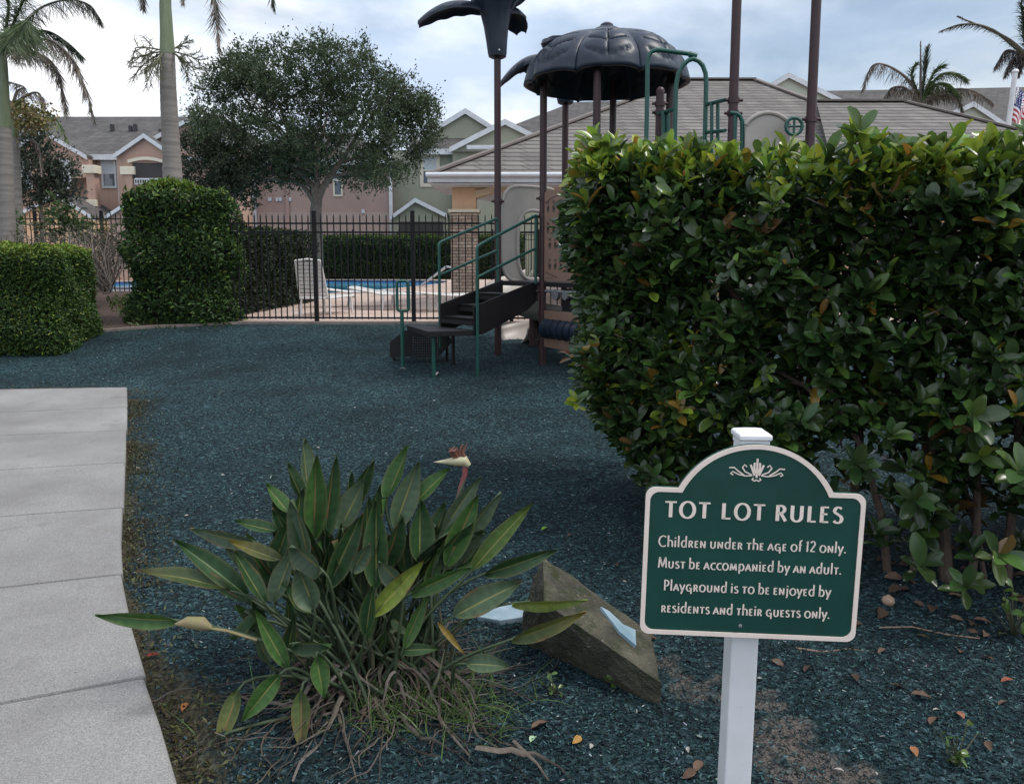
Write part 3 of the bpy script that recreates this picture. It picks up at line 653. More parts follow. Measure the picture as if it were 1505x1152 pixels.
def outline(d):
    """board outline inset by d: straight sides, rounded corners, shoulders and a round top"""
    r0 = .026; ws = hw - d; pts = []
    for cx, cy, a0 in ((ws - r0, d + r0, -90), ): pts += arc(cx, cy, r0, r0, a0, a0 + 90, 6)
    sh = .428 - d; pts += arc(ws - r0, sh - r0, r0, r0, 0, 90, 6)
    # dome: circle through shoulder inner corner and crown
    xs = .212 - d * .9; top = .557 - d; k = (top - sh); rad = (xs * xs + k * k) / (2 * k); cy = top - rad; a = math.degrees(math.asin(xs / rad)) 
    a0 = 90 - a if cy < sh else 90 - (180 - a)
    pts += [(xs, sh)] + arc(0, cy, rad, rad, a0, 180 - a0, 28)[1:-1] + [(-xs, sh)]
    pts += arc(-ws + r0, sh - r0, r0, r0, 90, 180, 6); pts += arc(-ws + r0, d + r0, r0, r0, 180, 270, 6)
    return pts
def W3(p, y): return SM @ Vector((p[0], y, p[1]))
O0, O1 = outline(0), outline(.0125); n = len(O0)
bd = MB().prism([W3(p, 0) for p in O0], SM.to_3x3() @ Vector((0, .012, 0)))
board = bd.build('sign_board', SGREEN, sign)
br = MB(); vs = [W3(p, -.0005) for p in O0] + [W3(p, -.0005) for p in O1] + [W3(p, -.0035) for p in O0] + [W3(p, -.0035) for p in O1]
fs = []
for i in range(n):
    j = (i + 1) % n; fs += [(2 * n + i, 2 * n + j, 3 * n + j, 3 * n + i), (i, j, 2 * n + j, 2 * n + i), (n + i, 3 * n + i, 3 * n + j, n + j), (i, n + i, n + j, j)]
br.add(vs, fs); br.build('border', SCREAM, board)
LM = SM @ Matrix.Translation((0, -.0006, 0))
for wd_, x0_, x1_ in (('tot', -.246, -.120), ('Lot', -.090, .030), ('ruLes', .058, .243)):
    tt = MB(); write(tt, wd_, (x0_ + x1_) / 2, .3435, x1_ - x0_, .0447 / xh, LM, .0100, .0044, sp=.10); tt.build('title_word', SCREAM, board)
rows = [('Children under the age of 12 only.', .258, .519, -.001), ('Must be accompanied by an adult.', .196, .508, -.004), ('Playground is to be enjoyed by', .130, .464, -.007), ('residents and their guests only.', .0655, .470, -.008)]
for tx, ba, wd, xc in rows:
    r_ = MB(); write(r_, tx, xc, ba, wd, .0305, LM, .0043, .0022, sp=.10); r_.build('rule_lettering', SCREAM, board)
em = MB(); ec = .482
def st(pts, a=.0042, b=.003): ribbon(em, [(x, ec + z) for x, z in pts], a, b, LM, .0012)
for s_ in (-1, 1):
    st([(s_ * .012, -.012), (s_ * .030, -.014), (s_ * .050, -.010), (s_ * .066, -.002), (s_ * .071, -.008), (s_ * .064, -.012)])
    st([(s_ * .034, -.012), (s_ * .052, .000), (s_ * .062, .009), (s_ * .076, .008)])
    st([(s_ * .014, -.010), (s_ * .032, -.002), (s_ * .040, .010), (s_ * .034, .018), (s_ * .028, .012)])
    st([(s_ * .006, -.012), (s_ * .012, .004), (s_ * .018, .018)], .006, .004); st([(s_ * .004, -.006), (s_ * .008, .012), (s_ * .007, .024)], .0055, .004)
    st([(0, -.024), (s_ * .006, -.028), (s_ * .012, -.023), (s_ * .008, -.019)])
st([(0, -.018), (0, .004), (0, .036)], .0055, .004)
em.build('scroll_emblem', SCREAM, board)
bolt = MB(); 
vs = [W3((-.020 + .0052 * math.cos(k * math.pi / 5), .034 + .0052 * math.sin(k * math.pi / 5)), -.001) for k in range(10)]; bolt.prism(vs, SM.to_3x3() @ Vector((0, -.004, 0)))
bolt.build('bolt', M('zinc_bolt', (.45, .45, .44), .35, .1, metal=.8), board, bevel=.001)
pw = .078; pc = Vector(sign.location); pt = at(1101, 640, SIGN_Y + .07)
pdir = Vector((.004, 0, 1)); zb = .0; 
px_b = at(1088.5, 945, SIGN_Y + .07).x - .004
def pp(z): return Vector((px_b + (z - .2) * .012, SIGN_Y + .068, z))
ztop = at(1101, 645, SIGN_Y + .07).z
po_ = MB().beam(pp(-.25), pp(ztop), pw, pw, up=(0, 1, 0)).build('post', SWHITE, sign, bevel=.004)
c0 = pp(ztop); Mx = Matrix.Rotation(R(.7), 3, 'Y'); cap = MB()
h_ = .0455
ring = lambda r, z: [c0 + Mx @ Vector((a * r, b * r, z)) for a, b in ((-1, -1), (1, -1), (1, 1), (-1, 1))]
lv = [ring(.0405, -.012), ring(.0405, .004), ring(h_, .007), ring(h_, .019), ring(.041, .023), ring(.016, .030), ring(.002, .0312)]
vs = [v for l in lv for v in l]; fs = [(k * 4 + i, k * 4 + (i + 1) % 4, k * 4 + 4 + (i + 1) % 4, k * 4 + 4 + i) for k in range(6) for i in range(4)] + [(3, 2, 1, 0), (24, 25, 26, 27)]
cap.add(vs, fs).build('post_cap', SWHITE, po_, bevel=.002)

# ------------------------------------------------------------------ the play structure
P1, P2 = on(732, 522), on(797, 535)
def fl(u, Y):
    p = at(u, 300, Y); return Vector((at(u, 415, Y).x, Y, gz(Y)))
P3, P4, P5, P6 = fl(829, P1.y + .78), fl(874, P2.y - .92), fl(897, P2.y + .76), fl(978, P2.y - .18)
Q1, Q2, Q3 = fl(964, 9.55), fl(1069, 8.45), fl(1181, 8.25)
play = thing('play_structure', 'playground climber with brown posts, dark leaf canopy, black stairs and green handrails', 'playground', ((P1.x + P4.x) / 2, P2.y, gz(10.6)), None)
ZD = at(797, 415.5, P2.y - .2).z                            # deck height
def post(p, ztop, clamps=(), r=.049, cap=False):
    b = MB().tube([(p.x, p.y, gz(p.y) - .15), (p.x, p.y, ztop)], r, 16)
    if cap: b.lathe((p.x, p.y, ztop), [(r + .002, 0), (r + .003, .03), (r * .85, .055), (r * .4, .068), (.001, .07)], 16)
    o = b.build('post', BROWN, play, smooth=True)
    for z in clamps:
        c_ = MB().lathe((p.x, p.y, z), [(r + .001, -.03), (r + .012, -.028), (r + .012, .028), (r + .001, .03)], 16)
        for a in (-1, 1): c_.tube([(p.x + a * (r + .005), p.y - .012, z), (p.x + a * (r + .045), p.y - .012, z)], .017, 8)
        c_.build('clamp', BROWN, o, smooth=True)
    return o
post(P1, at(732, 80, P1.y).z, [at(732, v, P1.y).z for v in (296,)])
post(P2, at(797, 118, P2.y).z, [at(797, v, P2.y).z for v in (292, 318, 405, 428, 461, 500)])
post(P3, at(829, 148, P3.y).z, [at(829, 300, P3.y).z]); post(P4, at(874, 100, P4.y).z, [at(874, v, P4.y).z for v in (300, 405)])
post(P5, at(897, 120, P5.y).z); post(P6, at(978, 108, P6.y).z)
post(Q1, at(964, 137, Q1.y).z, [at(964, v, Q1.y).z for v in (153, 166)], cap=True)
post(Q2, at(1074, -120, Q2.y).z, [at(1070, v, Q2.y).z for v in (148, 167)]); post(Q3, at(1190, -120, Q3.y).z, [at(1181, v, Q3.y).z for v in (176, 250)])
def deck(pts, z): return MB().prism([Vector((p.x, p.y, z)) for p in pts], (0, 0, -.065)).build('deck', BLACKP, play, bevel=.008)
deck([P1, P2, P5, P3], ZD); deck([P2, P4, P6, P5], ZD + .004); deck([P4 + Vector((.1, 0, 0)), Q1, Q2, Q3, Q3 + Vector((.3, 1.0, 0)), P6 + Vector((.1, 0, 0))], ZD - .25)

# leaf canopy
can = at(891, 100, (P2.y + P6.y) / 2); cx_, cy_ = can.x, (P2.y + P6.y + P4.y + P5.y) / 4
zt, ze_ = at(888, 46, cy_).z, at(888, 120, cy_).z
RC = 1.08; NA, NR = 36, 72; vs = []; H_ = zt - ze_
PQ, PZ = [0, .15, .3, .45, .58, .69, .79, .88, .95, 1], [0, .02, .08, .17, .25, .345, .46, .61, .79, 1]
SARC = np.cumsum([0] + [math.hypot(RC / NR, H_ * float(np.interp((k + 1) / NR, PQ, PZ) - np.interp(k / NR, PQ, PZ))) for k in range(NR)]); SARC = SARC / SARC[-1]
for i in range(NR + 1):
    for j in range(8 * NA):
        th = 2 * math.pi * j / (8 * NA) + R(-118); f = (j % NA) / NA * 2 - 1          # -1..1 across one leaf
        q_ = i / NR; lobe = 1 - .07 * abs(f) ** 3
        r = RC * q_ * lobe * (1.0 if q_ < .93 else 1 - (q_ - .93) * .25)
        z = zt - H_ * float(np.interp(q_, [0, .15, .3, .45, .58, .69, .79, .88, .95, 1], [0, .02, .08, .17, .25, .345, .46, .61, .79, 1])) - (0 if q_ < .93 else (q_ - .93) * .5)
        bulge = .10 * max(0, math.cos(f * math.pi / 2)) ** .6 * q_ ** 1.1
        z += bulge - .06 - .22 * (1 - abs(f) ** 1.5) * max(0, q_ - .75)
        vein = 0
        if .2 < SARC[i] < .93:
            ph = (SARC[i] * 7.0 + .85 * abs(f)) % 1.0
            if .06 < abs(f) < .70: vein = max(0, 1 - abs(ph - .5) / .17)
            vein = max(vein, 1 - abs(f) / .09)
        r -= .030 * max(0, vein) * q_; z -= .020 * max(0, vein)
        vs.append((cx_ + r * math.cos(th), cy_ + r * math.sin(th), z))
W_ = 8 * NA; ii = np.array([(i * W_ + j, i * W_ + (j + 1) % W_, (i + 1) * W_ + (j + 1) % W_, (i + 1) * W_ + j) for i in range(NR) for j in range(W_)])
cano = np_mesh('canopy', vs, ii, NAVY, play); so_ = cano.modifiers.new('thickness', 'SOLIDIFY'); so_.thickness = .05; so_.offset = -1
MB().lathe((cx_, cy_, zt - .03), [(.17, 0), (.17, .05), (.12, .075), (.09, .08), (.085, .11), (.05, .135), (.001, .14)], 20).build('finial', NAVY, cano, smooth=True)
# plastic palm crowns on two of the posts
def palm_top(p, z0, s, leaves, lean=.03):
    prof = [(.09, -.02), (.125, 0), (.135, .05), (.15, .2), (.175, .4), (.22, .6), (.29, .75), (.36, .9), (.33, .97), (.2, 1.0)]
    b = MB(); base = len(b.v); sides = 32; vs, fs = [], []
    for r, z in prof:
        for k in range(sides):
            t_ = 2 * math.pi * k / sides; rr = s * r * (1 + .05 * math.sin(8 * t_) * z) ; x = rr * math.cos(t_)
            vs.append((p.x - lean * z * s * 1.4 + x, p.y + rr * math.sin(t_), z0 + s * z))
    for i in range(len(prof) - 1):
        for k in range(sides): fs.append((i * sides + k, i * sides + (k + 1) % sides, (i + 1) * sides + (k + 1) % sides, (i + 1) * sides + k))
    fs += [list(range(sides))[::-1], [(len(prof) - 1) * sides + k for k in range(sides)]]
    o = b.add(vs, fs).build('palm_crown', NAVY, play, smooth=True)
    for ang, lift, ln, drp in leaves:
        d = Vector((math.cos(R(ang)), math.sin(R(ang)), 0)); sd_ = Vector((-d.y, d.x, 0)); l = MB(); rows_, N_ = 14, 27; vs, fs = [], []
        for i in range(N_):
            q_ = i / (N_ - 1); out_ = s * ln * (.18 + .95 * q_ - .06 * q_ * q_); z = z0 + s * (.70 + lift * .55 * q_ + .42 * q_ - drp * q_ * q_)
            wd = s * (.05 + .16 * math.sin(math.pi * min(1, q_ * .90 + .07)) ** .7); wd *= 1 + .05 * math.sin(i * .95)
            for k in range(9):
                f = k / 4 - 1; vs.append(Vector((p.x, p.y, 0)) + d * out_ + sd_ * (f * wd) + Vector((0, 0, z - .55 * wd * f * f + .004 * math.cos(f * 9))))
        n9 = 9; m_ = N_ * n9
        vs2 = vs + [v - Vector((0, 0, .04 * s)) for v in vs]
        for i in range(N_ - 1):
            for k in range(8):
                a = i * n9 + k; fs.append((a, a + 1, a + n9 + 1, a + n9)); fs.append((m_ + a, m_ + a + n9, m_ + a + n9 + 1, m_ + a + 1))
        bd_ = [k for k in range(9)] + [i * n9 + 8 for i in range(1, N_)] + [(N_ - 1) * n9 + k for k in range(7, -1, -1)] + [i * n9 for i in range(N_ - 2, 0, -1)]
        fs += [(bd_[i], bd_[(i + 1) % len(bd_)], m_ + bd_[(i + 1) % len(bd_)], m_ + bd_[i]) for i in range(len(bd_))]
        l.add(vs2, fs).build('palm_leaf', NAVY, o, smooth=True)
    MB().tube([(p.x + .03, p.y - .14 * s, z0 + .06), (p.x + .03, p.y - .155 * s, z0 + .06)], .012, 10).build('bolt', M('steel_bolt', (.4, .4, .4), .4, .1, metal=.7), o)
palm_top(P1, at(732, 84, P1.y).z, 1.0, [(180, 0, 1.05, .62), (58, 0, .62, .58), (10, 1.0, .8, .5), (235, 1.0, .7, .5), (120, 1.1, .8, .5)])
palm_top(P3, at(829, 152, P3.y).z, .95, [(182, 0, .98, .78), (128, .35, 1.0, .6), (70, .4, .9, .6), (10, .8, .8, .5)])

# stairs between the two left posts, leading down to the transfer platform
e_ = (P1 - P2); e_.z = 0; EW = e_.length; e_.normalize(); d_ = Vector((e_.y, -e_.x, 0))
if d_.y > 0: d_ = -d_
SR, SL = P2 + e_ * .07, P1 - e_ * .13
def S(side, s, z): b = SR if side == 'r' else SL; return Vector((b.x + d_.x * s, b.y + d_.y * s, z))
ZP = at(628, 487, 9.85).z; RUN = 1.22
for side in 'rl':
    th_ = e_ * (.025 if side == 'r' else -.025)
    MB().prism([S(side, .04, ZD + .02), S(side, .04, ZD - .26), S(side, .22, ZD - .38), S(side, RUN - .2, ZP - .06), S(side, RUN, ZP - .08), S(side, RUN, ZP + .30), S(side, RUN - .02, ZP + .31)], th_).build('stringer', BLACKP, play, bevel=.006)
for k in range(1, 4):
    s0, s1 = RUN * (1 - k / 4), RUN * (1 - (k - 1) / 4) ; z = ZP + (ZD - ZP) * k / 4
    a, b, c_, f = S('r', s0, z) + e_ * .03, S('r', s1, z) + e_ * .03, S('l', s1, z) - e_ * .03, S('l', s0, z) - e_ * .03
    stp = MB().prism([a, b, c_, f], (0, 0, -.045)); stp.prism([b, c_, c_ - d_ * .02, b - d_ * .02], (0, 0, -(ZD - ZP) / 4 + .05)); stp.build('step', BLACKP, play, bevel=.006)
RT = .021
for side, (u, v0, v1, ut, vt, vm0, vm1) in (('r', (708, 362, 542, 790, 317, 408, 365)), ('l', (664.5, 357, 474, 739, 321, 405, 368))):
    sgn = -1 if side == 'r' else 1; o_ = e_ * (-.03 if side == 'r' else .03)
    pb = S(side, RUN - .03, 0) + o_; pt_ = S(side, .10, 0) + o_
    za, zb_ = at(u, v0, pb.y).z, at(ut, vt, pt_.y).z; zm0, zm1 = at(u, vm0, pb.y).z, at(ut, vm1, pt_.y).z
    A_ = Vector((pb.x, pb.y, za)); B_ = Vector((pt_.x, pt_.y, zb_)); dr_ = (B_ - A_).normalized()
    base = gz(pb.y) - .1 if side == 'r' else ZP - .3
    MB().tube([(pb.x, pb.y, base), (pb.x, pb.y, za - .07), (pb.x, pb.y, za - .03)] + [A_ + dr_ * .02 + Vector((0, 0, -.005)), A_ + dr_ * .06, B_], RT, 10).tube([(pb.x, pb.y, zm0), (pt_.x, pt_.y, zm1)], RT * .9, 10).tube([(pt_.x, pt_.y, zb_ + .01), (pt_.x, pt_.y, ZD - .02)], RT, 10).build('handrail', GREENM, play, smooth=True)
# transfer platform, its legs and grab loop
pa, pb, pc_, pd = S('r', RUN - .02, ZP), at(628, 487, 9.85), at(598, 479, 10.75), S('l', RUN - .02, ZP); pb.z = pc_.z = ZP
MB().prism([pa, pb, pc_, pd], (0, 0, -.075)).build('transfer_platform', BLACKP, play, bevel=.008)
for u, Y, m in ((637, pb.y + .12, GREENM), (666, pd.y + .25, BLACKP)):
    p = at(u, 500, Y); MB().tube([(p.x, Y, gz(Y) - .1), (p.x, Y, ZP - .05)], .025, 10).build('platform_leg', m, play, smooth=True)
lp = on(592, 540); Y = lp.y; zl0, zl1 = at(592, 457, Y).z, at(592, 413, Y).z; r_ = .045; x0, x1 = at(583.5, 430, Y).x, at(600.5, 430, Y).x
loop = []
for cx, cz, a0 in ((x1 - r_, zl1 - r_, 0), (x0 + r_, zl1 - r_, 90), (x0 + r_, zl0 + r_, 180), (x1 - r_, zl0 + r_, 270)): loop += [(cx + r_ * math.cos(R(a0 + k * 22.5)), Y, cz + r_ * math.sin(R(a0 + k * 22.5))) for k in range(5)]
loop.append(loop[0])
MB().tube(loop, .020, 10, cap=False).tube([(lp.x, Y, gz(Y) - .1), (lp.x, Y, zl0)], .026, 12).build('grab_loop', GREENM, play, smooth=True)
Y = 10.9                                                  # perforated low step beside the platform
pl = MB(); q0 = [at(u, v, Y) for u, v in ((573, 503), (594, 486), (606, 486), (606, 524), (573, 525))]
pl.prism(q0, (0, .03, 0)); q1 = [at(u, v, Y) for u, v in ((606, 486), (655, 488), (664, 500), (664, 504), (646, 523), (644, 523), (644, 494), (606, 494))]; pl.prism(q1, (0, .03, 0))
for k in range(1, 12):
    u = 606 + 38 * k / 12; a, b = at(u, 494, Y), at(u, 524, Y); pl.box2((a.x - .010, Y + .003, b.z), (a.x + .010, Y + .022, a.z))
for k in range(0, 9):
    v = 494 + 30 * k / 8; a, b = at(606, v, Y), at(644, v, Y); pl.box2((a.x, Y + .004, a.z - .011), (b.x, Y + .021, a.z + .011))
a, b = at(573, 504, Y), at(664, 504, Y); pl.box2((a.x + .03, Y + .03, a.z - .03), (b.x - .03, Y + .40, a.z))
pl.build('perforated_step', BLACKP, play)
for u in (579, 657):
    p = at(u, 520, Y + .2); MB().tube([(p.x, p.y, gz(p.y) - .1), (p.x, p.y, at(u, 505, p.y).z)], .02, 8).build('step_leg', BLACKP, play, smooth=True)
# tan finger-alphabet panel between two posts
f_ = (P4 - P2); f_.z = 0; FW = f_.length; f_.normalize(); fn = Vector((f_.y, -f_.x, 0)); fn = fn if fn.y < 0 else -fn
def FP(s, z, o=0): return Vector((P2.x + f_.x * s + fn.x * o, P2.y + f_.y * s + fn.y * o, z))
zA, zB = ZD + .02, at(805, 281, P2.y).z; s0, s1 = .07, FW - .07
pan = MB().prism([FP(s0, zA), FP(s1, zA), FP(s1, zB - .06), FP(s1 - .1, zB), FP(s0 + .1, zB), FP(s0, zB - .03)], fn * .03).build('alphabet_panel', TAN, play, bevel=.006)
INK = M('engraved_dark_line', (.03, .018, .014), .7, .1); FM = Matrix.Translation(FP(s0, zA, .031)) @ Matrix(((f_.x, -fn.x, 0, 0), (f_.y, -fn.y, 0, 0), (0, 0, 1, 0), (0, 0, 0, 1)))
ink = MB(); hgt = zB - zA; letters = 'abcdefghijlmnoprstuy'; li = 0
for rz, cnt in ((.80, 6), (.575, 6), (.40, 6), (.17, 7)):
    for k in range(cnt):
        x = (s1 - s0) * (.09 + .84 * (k + .35 * (rz < .5)) / 6.5); z = hgt * rz
        write(ink, letters[li % 20], x, z + .062, .045, .05, FM, .012, .009, .0015); li += 1
        for q in range(4):                                  # a small hand: palm and fingers
            h = .03 + .022 * ((q * 7 + k * 5 + li) % 4) / 3; ribbon(ink, [(x - .02 + q * .013, z - .012), (x - .022 + q * .014, z + h - .01)], .011, .009, FM, .0015)
        ribbon(ink, [(x - .024, z - .014), (x + .022, z - .018), (x + .01, z - .045), (x - .012, z - .045), (x - .024, z - .014)], .013, .013, FM, .0015)
for s_, fx in ((1, 0), (-1, s1 - s0)):
    ribbon(ink, [(fx + s_ * (.02 + .30 * t_), hgt * (.86 + .07 * math.sin(t_ * 1.6))) for t_ in (0, .25, .5, .75, 1)], .012, .01, FM, .001)
    ribbon(ink, [(fx + s_ * .03, hgt * .10), (fx + s_ * .30, hgt * .04)], .012, .01, FM, .001); ribbon(ink, [(fx + s_ * .03, hgt * .03), (fx + s_ * .2, hgt * .035)], .01, .008, FM, .001)
for k in range(7): ribbon(ink, [((s1 - s0) / 2 - .12 + k * .04, hgt * .95), ((s1 - s0) / 2 - .10 + k * .04, hgt * (.96 + .008 * (k % 2)))], .012, .016, FM, .001)
ink.build('engraved_figures', INK, pan)
# low panel with rollers
zA2, zB2 = at(805, 509, P2.y).z, at(805, 456, P2.y).z
lpan = MB().prism([FP(s0, zA2), FP(s1, zA2), FP(s1, zA2 + .14), FP(s0, zA2 + .14)], fn * .03).prism([FP(s0, zB2 - .12), FP(s1, zB2 - .12), FP(s1, zB2), FP(s0, zB2)], fn * .03).build('roller_panel', TAN, play, bevel=.006)
zr = (zA2 + .14 + zB2 - .12) / 2
ax = MB().tube([FP(s0 - .02, zr, .015), FP(s1 + .02, zr, .015)], .02, 8).build('roller_axle', BLACKP, lpan, smooth=True)
for g0 in (s0 + .02, s0 + .44):
    for k in range(3):
        s_ = g0 + k * .135; rl_ = MB()
        rl_.tube([FP(s_, zr, .015), FP(s_ + .012, zr, .015), FP(s_ + .02, zr, .015), FP(s_ + .10, zr, .015), FP(s_ + .108, zr, .015), FP(s_ + .12, zr, .015)], [.06, .125, .14, .14, .125, .06], 14).build('roller', NAVY, lpan, smooth=True)
gp = MB()
for k, s_ in enumerate((.30, .52)): gp.tube([FP(s_, at(830, 432, P2.y).z, .02), FP(s_, at(830, 432, P2.y).z, -.03)], .075 - .012 * k, 14)
gp.tube([FP(s0, ZD - .12), FP(s1, ZD - .12)], .022, 8); gp.build('gear_toy', M('grey_gear_plastic', (.12, .12, .125), .5, .2), play, smooth=True)
MB().prism([FP(.40, ZD - .07, -.05), FP(.95, ZD - .07, -.05), FP(.95, zB2 + .01, -.05), FP(.40, zB2 + .01, -.05)], fn * .02).build('backing_panel', BLACKP, play)
# moulded entry arch of the slide, with its opening
g_ = (P3 - P1); g_.z = 0; GW = g_.length; g_.normalize(); gn = Vector((g_.y, -g_.x, 0)); gn = gn if gn.y < 0 else -gn
def GP(s, z, o=0): return Vector((P1.x + g_.x * s + gn.x * o, P1.y + g_.y * s + gn.y * o, z))
zc0 = ZD - .02; ztp = at(776, 275, (P1.y + P3.y) / 2).z; zsh = ztp - .13; outer, inner = [], []; NN = 40
def ell(t, cx, cz, rx, rz, ex): c_, s_ = math.cos(t), math.sin(t); return cx + rx * math.copysign(abs(c_) ** ex, c_), cz + rz * math.copysign(abs(s_) ** ex, s_)
mid = GW / 2; wo_ = mid - .06
for k in range(NN):
    t_ = 2 * math.pi * k / NN
    outer.append(ell(t_, mid, (zc0 + ztp) / 2, wo_, (ztp - zc0) / 2, .45)); inner.append(ell(t_, mid, (zc0 + at(776, 313, P1.y + .4).z) / 2 + .03, wo_ * .52, (at(776, 313, P1.y + .4).z - zc0) / 2, .7))
a_ = MB(); vs = [GP(s_, z, o) for o in (.02, -.02) for s_, z in outer] + [GP(s_, z, o) for o in (.03, -.03) for s_, z in inner]
fs = []
for k in range(NN):
    j = (k + 1) % NN; fs += [(k, j, 2 * NN + j, 2 * NN + k), (NN + k, 3 * NN + k, 3 * NN + j, NN + j), (k, NN + k, NN + j, j), (2 * NN + k, 2 * NN + j, 3 * NN + j, 3 * NN + k)]
a_.add(vs, fs); arch_ = a_.build('slide_entry', BEIGE, play, bevel=.008)
MB().tube([GP(s_, z, .035) for s_, z in inner] + [GP(*inner[0], .035)], .03, 8, cap=False).build('entry_rim', BEIGE, arch_, smooth=True)
MB().tube([GP(s_, z, .01) for s_, z in outer] + [GP(*outer[0], .01)], .028, 8, cap=False).build('entry_lip', BEIGE, arch_, smooth=True)
# spiral slide trough behind and under the stairs
hc_ = Vector((P1.x + .56, P1.y + .82, 0)); tro = MB(); vs, fs = [], []; NT, NS = 48, 13
for i in range(NT + 1):
    q_ = i / NT; th = R(100 + 400 * q_); z = ZD - .06 - (ZD - gz(11) - .20) * q_ ** .85; cc = Vector((hc_.x + .44 * math.cos(th), hc_.y + .44 * math.sin(th), z)); rad = Vector((math.cos(th), math.sin(th), 0))
    for j in range(NS):
        t_ = math.pi * (1 + j / (NS - 1)); vs.append(cc + rad * (.33 * math.cos(t_)) + Vector((0, 0, .30 * math.sin(t_) + .2)))
fs = [(i * NS + j, i * NS + j + 1, (i + 1) * NS + j + 1, (i + 1) * NS + j) for i in range(NT) for j in range(NS - 1)]
sl = tro.add(vs, fs).build('spiral_slide', BEIGE, play, smooth=True); k_ = sl.modifiers.new('thickness', 'SOLIDIFY'); k_.thickness = .03
MB().tube([(P1.x + .56, P1.y + .82, gz(12) - .1), (P1.x + .56, P1.y + .82, ZD - .1)], .08, 14).build('slide_column', BROWN, play, smooth=True)
# green climbing arches on the right, rising above the hedge
def tb(px, Y, r=.024, down=True, Y2=None):
    pts = []
    for k, (u, v) in enumerate(px):
        yk = Y if Y2 is None else Y + (Y2 - Y) * k / (len(px) - 1); pts.append(at(u, v, yk))
    if down: pts = [Vector((pts[0].x, pts[0].y, gz(Y) - .1))] + pts
    return pts
MB().tube(tb([(951, 150), (951.5, 95), (953, 83), (958, 76), (966, 73.5), (1010, 79), (1019, 81)], 9.2), .026, 10).build('climber_arch', GREENM, play, smooth=True)
ar = tb([(992, 190), (993.5, 125), (997, 108), (1004, 96), (1012, 89), (1019, 87), (1027, 90), (1033, 97), (1037, 108), (1038, 125), (1036.5, 190)], 9.0)
ar.append(Vector((ar[-1].x, ar[-1].y, gz(9) - .1))); MB().tube(ar, .026, 10).tube([at(1013, 80, 9.05), at(1024, 83, 9.05)], .034, 10).build('climber_arch', GREENM, play, smooth=True)
ra_ = MB(); ra_.tube([at(1038, 154, 9), at(1066, 147, Q2.y)], .022, 8).tube([at(1037, 195, 9), at(1066, 192, Q2.y)], .02, 8)
for u in (1046, 1055): ra_.tube([at(u, 151, 8.8), at(u, 250, 8.8)], .02, 8)
ra_.build('guard_rail', GREENM, play, smooth=True)
ra_ = MB(); ra_.tube([at(968, 167, 9.5), at(992, 161, 9.0)], .022, 8)
for u in (975, 981.5): ra_.tube([at(u, 164, 9.3), at(u, 250, 9.3)], .026, 8)
ra_.build('guard_rail', GREENM, play, smooth=True)
MB().tube([at(u, v, 8.4) for u, v in ((1073, 166), (1082, 167), (1088, 171), (1091, 179), (1091, 240))], .024, 8).tube([at(1080, 167, 8.4), at(1080, 240, 8.4)], .018, 8).build('guard_rail', GREENM, play, smooth=True)
pts = [at(1096 + 66 * k / 16, 184 - 18 * math.sin(math.pi * k / 16) ** .7, 8.35) for k in range(17)]; zb_ = ZD - .25
ap = MB().prism(pts + [Vector((pts[-1].x, 8.35, zb_)), Vector((pts[0].x, 8.35, zb_))], (0, .035, 0)).build('arched_panel', BEIGE, play, bevel=.006)
MB().tube([p + Vector((0, .0, 0)) for p in pts], .024, 8).build('panel_lip', BEIGE, ap, smooth=True)
wc = at(1167, 186, 8.2); MB().tube([wc + Vector((.085 * math.cos(k * math.pi / 8), 0, .085 * math.sin(k * math.pi / 8))) for k in range(17)], .018, 8, cap=False).tube([wc - Vector((.08, 0, 0)), wc + Vector((.08, 0, 0))], .013, 6).tube([wc - Vector((0, 0, .08)), wc + Vector((0, 0, .08))], .013, 6).build('steering_wheel', GREENM, play, smooth=True)

# ------------------------------------------------------------------ fences
def fence(name, label, pts, top, rails, npk, group, pw=.036, pk=.0095, postw=.036):
    """pts: base points of the posts; top: height of the pickets; rails: heights"""
    f = thing(name, label, 'fence', pts[0], group)
    for p in pts: 
        MB().box2((p.x - postw, p.y - postw, p.z - .1), (p.x + postw, p.y + postw, p.z + top + .06)).lathe((p.x, p.y, p.z + top + .06), [(postw * 1.25, 0), (postw * 1.25, .015), (.01, .04)], 8).build('post', FENCE, f)
    for a, b in zip(pts[:-1], pts[1:]):
        m = MB(); u = (b - a); ln = Vector((u.x, u.y, 0)).length; dd = Vector((u.x, u.y, 0)).normalized()
        for h in rails: m.beam(a + Vector((0, 0, h)) + dd * postw, b + Vector((0, 0, h)) - dd * postw, .026, .032)
        k = npk if npk > 0 else max(3, int(ln / .115))
        for i in range(1, k):
            p = a + u * (i / k); s_ = pk
            m.box2((p.x - s_, p.y - s_, p.z + .05), (p.x + s_, p.y + s_, p.z + top - .04))
            m.add([(p.x - s_ * 1.2, p.y - s_, p.z + top - .04), (p.x + s_ * 1.2, p.y - s_, p.z + top - .04), (p.x + s_ * 1.2, p.y + s_, p.z + top - .04), (p.x - s_ * 1.2, p.y + s_, p.z + top - .04), (p.x, p.y, p.z + top + .03)], [(0, 1, 4), (1, 2, 4), (2, 3, 4), (3, 0, 4)])
        m.build('picket_panel', FENCE, f)
    return f
F0, F1, F2 = on(337, 474.2), on(466, 474.6), on(608.5, 475.2)
FY = F1.y; hgt = at(466, 318, FY).z - F1.z
sp_ = F2 - F1; pts = [F0, F1, F2] + [F2 + Vector((sp_.x * k, 0, 0)) for k in range(1, 5)]
for p in pts: p.z = gz(p.y) + .02
fence('picket_fence', 'black metal picket fence between the teal play area and the pool terrace', pts, hgt, [at(466, v, FY).z - F1.z for v in (328.5, 341.5, 467)], 15, 'black metal pool fences')
